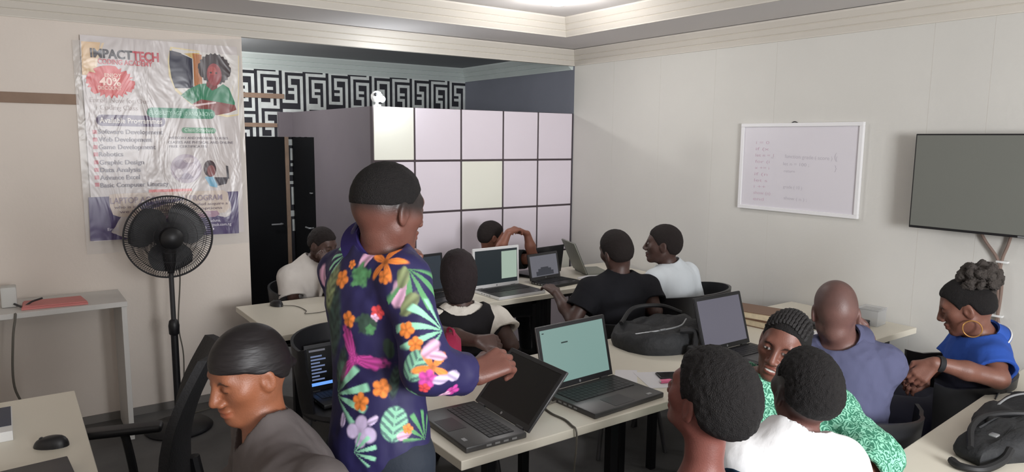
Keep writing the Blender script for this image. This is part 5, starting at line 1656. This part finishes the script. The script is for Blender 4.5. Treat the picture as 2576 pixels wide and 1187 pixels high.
# 8 -- bald man in a slate blue shirt
hd = Head((2.712, 1.553, 1.126), 48, 14, 0, sc=1.075)
N = V((2.755, 1.513, 0.986))
B = seated(hd, 62, N, lean=.10, shw=.148, leg_az=20, arms={1: dict(e=(3.015, 1.534, 0.731), w=(3.013, 1.561, 0.961), hand=dict(d=V((2.971, 1.581, 1.063)) - V((3.013, 1.561, 0.961)), n=(.7, -.6, 0), curl=.45)), -1: dict(e=(2.626, 1.598, 0.790), w=(2.823, 1.740, 0.753), hand=dict(d=(.5, .8, -.1), n=(0, 0, 1), curl=.4))})
t, o_ = person('bald man in a slate blue collared shirt seen from behind', base_of(B.hip))
B.skin(m_skin, LIN((106, 76, 70)), t, o_, h=.004, paint_kw=dict(fade=(.03, -.02, .25)))
m_sl = cloth('slate_blue_cotton', (84, 86, 112), bump=(11, .7, 4, (1, 1, .5)))
B.top(m_sl, t, o_, h=.0045, g=.018, gs=.008, sleeve='long', t=.85, loose=.01, collar=True, neckr=.066, neckz=.02, wr=.005)
collar_ring(B, m_sl, t, o_, r=.083, spread=.032)
B.trousers(m_trou, t, o_, h=.01); B.shoes(m_shoe, t, o_)
tub('black tub chair under the bald man', B.hip[0], B.hip[1], 62)

# 9 -- woman with a hair puff in a royal blue polo
hd = Head((3.458, 1.374, 1.086), -22, 20, 0, sc=1.03)
N = V((3.520, 1.318, 0.940))
B = seated(hd, -38, N, lean=-.04, shw=.165, leg_az=-8, arms={-1: dict(e=(3.334, 1.173, 0.832), w=(3.143, 1.343, 0.889), hand=dict(d=V((3.099, 1.387, 0.819)) - V((3.143, 1.343, 0.889)), n=(-.4, -.6, .6), curl=.4)), 1: dict(e=(3.591, 1.482, 0.738), w=(3.297, 1.443, 0.812), hand=dict(d=(-.5, .2, -.4), n=(-.3, -.3, .8), curl=.5))})
t, o_ = person('woman with a hair puff and hoop earring in a royal blue polo shirt', base_of(B.hip))
B.skin(m_skin, SK['mid'], t, o_, h=.004, paint_kw=dict(lookdown=True))
hd.hair(t=.009, fuzz=.001, h=.004, m=m_hair, parent=t, origin=o_, name='hair')
m_puff = mat('dark_grey_brown_curls', (58, 52, 48), .85, bump=(140, .8, 4))
A = Field()
rg = random.Random(3)
pc = hd.w(0, -.085, .105)
A.ell(pc, V(.075, .070, .055), hd.F, k=.02)
for k in range(70):
    v = unit(V(rg.gauss(0, 1), rg.gauss(0, 1), rg.gauss(0, 1)))
    p = pc + (v * V(.085, .078, .062)) @ hd.F
    A.ell(p, V(1, 1, 1) * rg.uniform(.014, .022), k=.006)
A.cone(hd.w(0, -.06, .075), hd.w(0, -.08, .10), .045, .05, k=.02)
A.fn(lambda P: hashn(P, 170) * .004, op='add')
P_, F_ = A.mesh(.004); np_obj('hair_puff', P_, F_, m_puff, t, o_, relax=0)
m_gold = mat('gold_hoop', (212, 160, 96), .3, metal=.8)
mb = MB(); c0 = hd.w(-.083, -.004, -.085)
mb.tube([Vector(c0 - np.array(o_) + (V(0, math.cos(a), math.sin(a)) * .036) @ hd.F) for a in [2 * PI * k / 32 for k in range(32)]], .0028, n=8, closed=True)
mb.build('hoop_earring', m_gold, t)
m_polo = cloth('royal_blue_pique', (44, 78, 158))
m_polod = cloth('blue_collar_knit', (50, 84, 164))
B.top(m_polo, t, o_, h=.0045, g=.016, t=.62, loose=.014, collar=False, neckr=.070, name='polo_shirt', hem=B.hip + B.up * .24)
collar_ring(B, m_polod, t, o_, stripe=m_white, r=.088, spread=.034)
wr = V(B.arms[-1]['w']); fd = unit(wr - V(B.arms[-1]['e']))
wm = Matrix.Translation(wr - np.array(o_) - fd * .02) @ Vector(fd).to_track_quat('Z', 'Y').to_matrix().to_4x4()
MB().lathe([(.030, -.011), (.034, -.011), (.034, .011), (.030, .011)], n=24, M=wm).build('wristwatch', m_blackm, t)
B.trousers(mat('navy_trousers', (24, 26, 46), .8), t, o_, h=.01, g=.03, waist=.27); B.shoes(m_shoe, t, o_)
tub('black tub chair under the woman in the royal blue polo', B.hip[0], B.hip[1] + .09, -38)

# 10 -- smiling woman in a green print dress
hd = Head((2.085, 1.363, 1.134), 252, 4, -14, sc=.965)
N = V((2.157, 1.358, 0.975))
B = seated(hd, 238, N, lean=.02, shw=.16, leg_az=45, sh={1: (2.053, 1.434, 0.987), -1: (2.219, 1.257, 0.912)}, arms={1: dict(e=(1.995, 1.433, 0.805), w=(1.903, 1.310, 0.738), hand=dict(d=(.3, -.5, -.5), n=(0, -.4, .8), curl=.4)), -1: dict(e=(2.178, 1.082, 0.821), w=(1.980, 1.080, 0.747), hand=dict(d=(-.7, 0, -.5), n=(0, -.4, .8), curl=.4))})
t, o_ = person('smiling woman with braided hair in a green patterned dress turning to the camera', base_of(B.hip))
B.skin(m_skin, LIN((112, 72, 60)), t, o_, h=.0035, head_kw=dict(smile=True), paint_kw=dict(smile=True))
hd.hair(t=.003, fuzz=.0008, h=.004, m=m_hair, parent=t, origin=o_, name='hair', front=.012, taper=.02)
# cornrow braids running back from the hairline
m_braid = mat('black_braid', (22, 19, 19), .7, bump=(200, .5))
mb = MB()
for i in range(-6, 7):
    x = .0108 * i
    kk = math.sqrt(1 - (x / .0755) ** 2)
    b0 = .80 - .35 * abs(i / 6) ** 2
    pts = []
    for k in range(24):
        b = b0 + (2.95 - b0) * k / 23
        pts.append(Vector(hd.w(x + .0012 * math.sin(k * 1.9), -.012 + .1005 * kk * math.cos(b), .03 + .090 * kk * math.sin(b)) - np.array(o_)))
    MB().tube(pts, [.0050 + .0020 * (k % 2) for k in range(24)], n=8).build('braid', m_braid, t)
def print_mat():
    m = mat('green_wax_print', (72, 150, 120), .8, bump=(14, .4, 4))
    nt = m.node_tree; p = nt.nodes['Principled BSDF']
    tc = nt.nodes.new('ShaderNodeTexCoord')
    v = nt.nodes.new('ShaderNodeTexVoronoi'); v.inputs['Scale'].default_value = 27
    n = nt.nodes.new('ShaderNodeTexNoise'); n.inputs['Scale'].default_value = 26; n.inputs['Detail'].default_value = 1
    mxv = nt.nodes.new('ShaderNodeMix'); mxv.data_type = 'RGBA'; mxv.inputs['Factor'].default_value = .04
    nt.links.new(tc.outputs['Object'], mxv.inputs['A']); nt.links.new(n.outputs['Color'], mxv.inputs['B'])
    nt.links.new(mxv.outputs['Result'], v.inputs['Vector'])
    mth = nt.nodes.new('ShaderNodeMath'); mth.operation = 'MULTIPLY'; mth.inputs[1].default_value = 26
    nt.links.new(v.outputs['Distance'], mth.inputs[0])
    sn = nt.nodes.new('ShaderNodeMath'); sn.operation = 'SINE'
    nt.links.new(mth.outputs[0], sn.inputs[0])
    cr = nt.nodes.new('ShaderNodeValToRGB')
    e = cr.color_ramp.elements
    e[0].position = .30; e[0].color = rgb(48, 112, 88); e[1].position = .75; e[1].color = rgb(136, 194, 168)
    k = e.new(.52); k.color = rgb(82, 156, 124)
    mr = nt.nodes.new('ShaderNodeMapRange'); mr.inputs['From Min'].default_value = -1
    nt.links.new(sn.outputs[0], mr.inputs['Value']); nt.links.new(mr.outputs['Result'], cr.inputs['Fac'])
    nt.links.new(cr.outputs['Color'], p.inputs['Base Color'])
    return m
m_green = print_mat()
B.top(m_green, t, o_, h=.0045, g=.018, gs=.020, sleeve='long', t=.35, loose=.02, wr=.006, neckr=.07, name='dress_bodice')
B.trousers(m_green, t, o_, h=.009, g=.03, skirt=True, name='dress_skirt'); B.shoes(m_shoe, t, o_)
stool('black stool under the smiling woman in green', B.hip[0], B.hip[1])

# 11 -- boy in the foreground, back of the head
hd = Head((1.368, 1.093, 1.182), 0, -16, 0)
N = V((1.353, 1.089, 0.941))
B = seated(hd, 20, N, lean=.05, shw=.165, leg_az=0, arms={q: dict(e=tuple(N + azv(20) * .05 + V(azv(20)[1], -azv(20)[0], 0) * .24 * q - V(0, 0, .32)), w=tuple(N + azv(20) * .28 + V(azv(20)[1], -azv(20)[0], 0) * .10 * q - V(0, 0, .36)), hand=dict(d=(.2, .8, -.3), n=(0, 0, 1), curl=.4)) for q in (-1, 1)})
t, o_ = person('boy with short black hair and a navy top, seen from behind beside the middle table', base_of(B.hip))
B.skin(m_skin, SK['red'], t, o_, h=.0036)
hd.hair(t=.015, fuzz=.002, h=.004, m=m_hair, parent=t, origin=o_, fscale=300, dz=-.002, taper=.03, back=.012, top=.006)
B.top(cloth('navy_teal_jersey', (26, 52, 74)), t, o_, h=.005, g=.016, t=.6, neckr=.08, neckz=-.03, name='t_shirt')
B.trousers(m_trou, t, o_, h=.01); B.shoes(m_shoe, t, o_)
stool('black stool under the boy in navy', B.hip[0], B.hip[1])

# 12 -- boy in a white T-shirt in the foreground
hd = Head((1.819, 1.118, 1.105), 28, -16, 0)
N = V((1.773, 1.115, 0.959))
f12 = azv(40); r12 = V(f12[1], -f12[0], 0)
B = seated(hd, 40, N, lean=.05, shw=.148, build=.92, leg_az=5, arms={q: dict(e=tuple(N + f12 * .06 + r12 * .24 * q - V(0, 0, .32)), w=tuple(N + f12 * .28 + r12 * .1 * q - V(0, 0, .34)), hand=dict(d=(.4, .7, -.3), n=(0, 0, 1), curl=.4)) for q in (-1, 1)})
t, o_ = person('boy in a white T-shirt seen from behind in front of the smiling woman', base_of(B.hip))
B.skin(m_skin, LIN((106, 74, 68)), t, o_, h=.0038, paint_kw=dict(fade=(.0, -.065, .85)))
hd.hair(t=.013, fuzz=.002, h=.004, m=m_hair, parent=t, origin=o_, fscale=300, dz=.036, taper=.035, back=.008, top=.004)
B.top(cloth('white_jersey', (232, 232, 232)), t, o_, h=.0045, g=.018, t=.7, loose=.014, neckr=.068, name='t_shirt')
B.trousers(m_trou, t, o_, h=.01); B.shoes(m_shoe, t, o_)
stool('black stool under the boy in the white T-shirt', B.hip[0], B.hip[1])
stool('black stool under the young man in the durag', B1.hip[0], B1.hip[1])
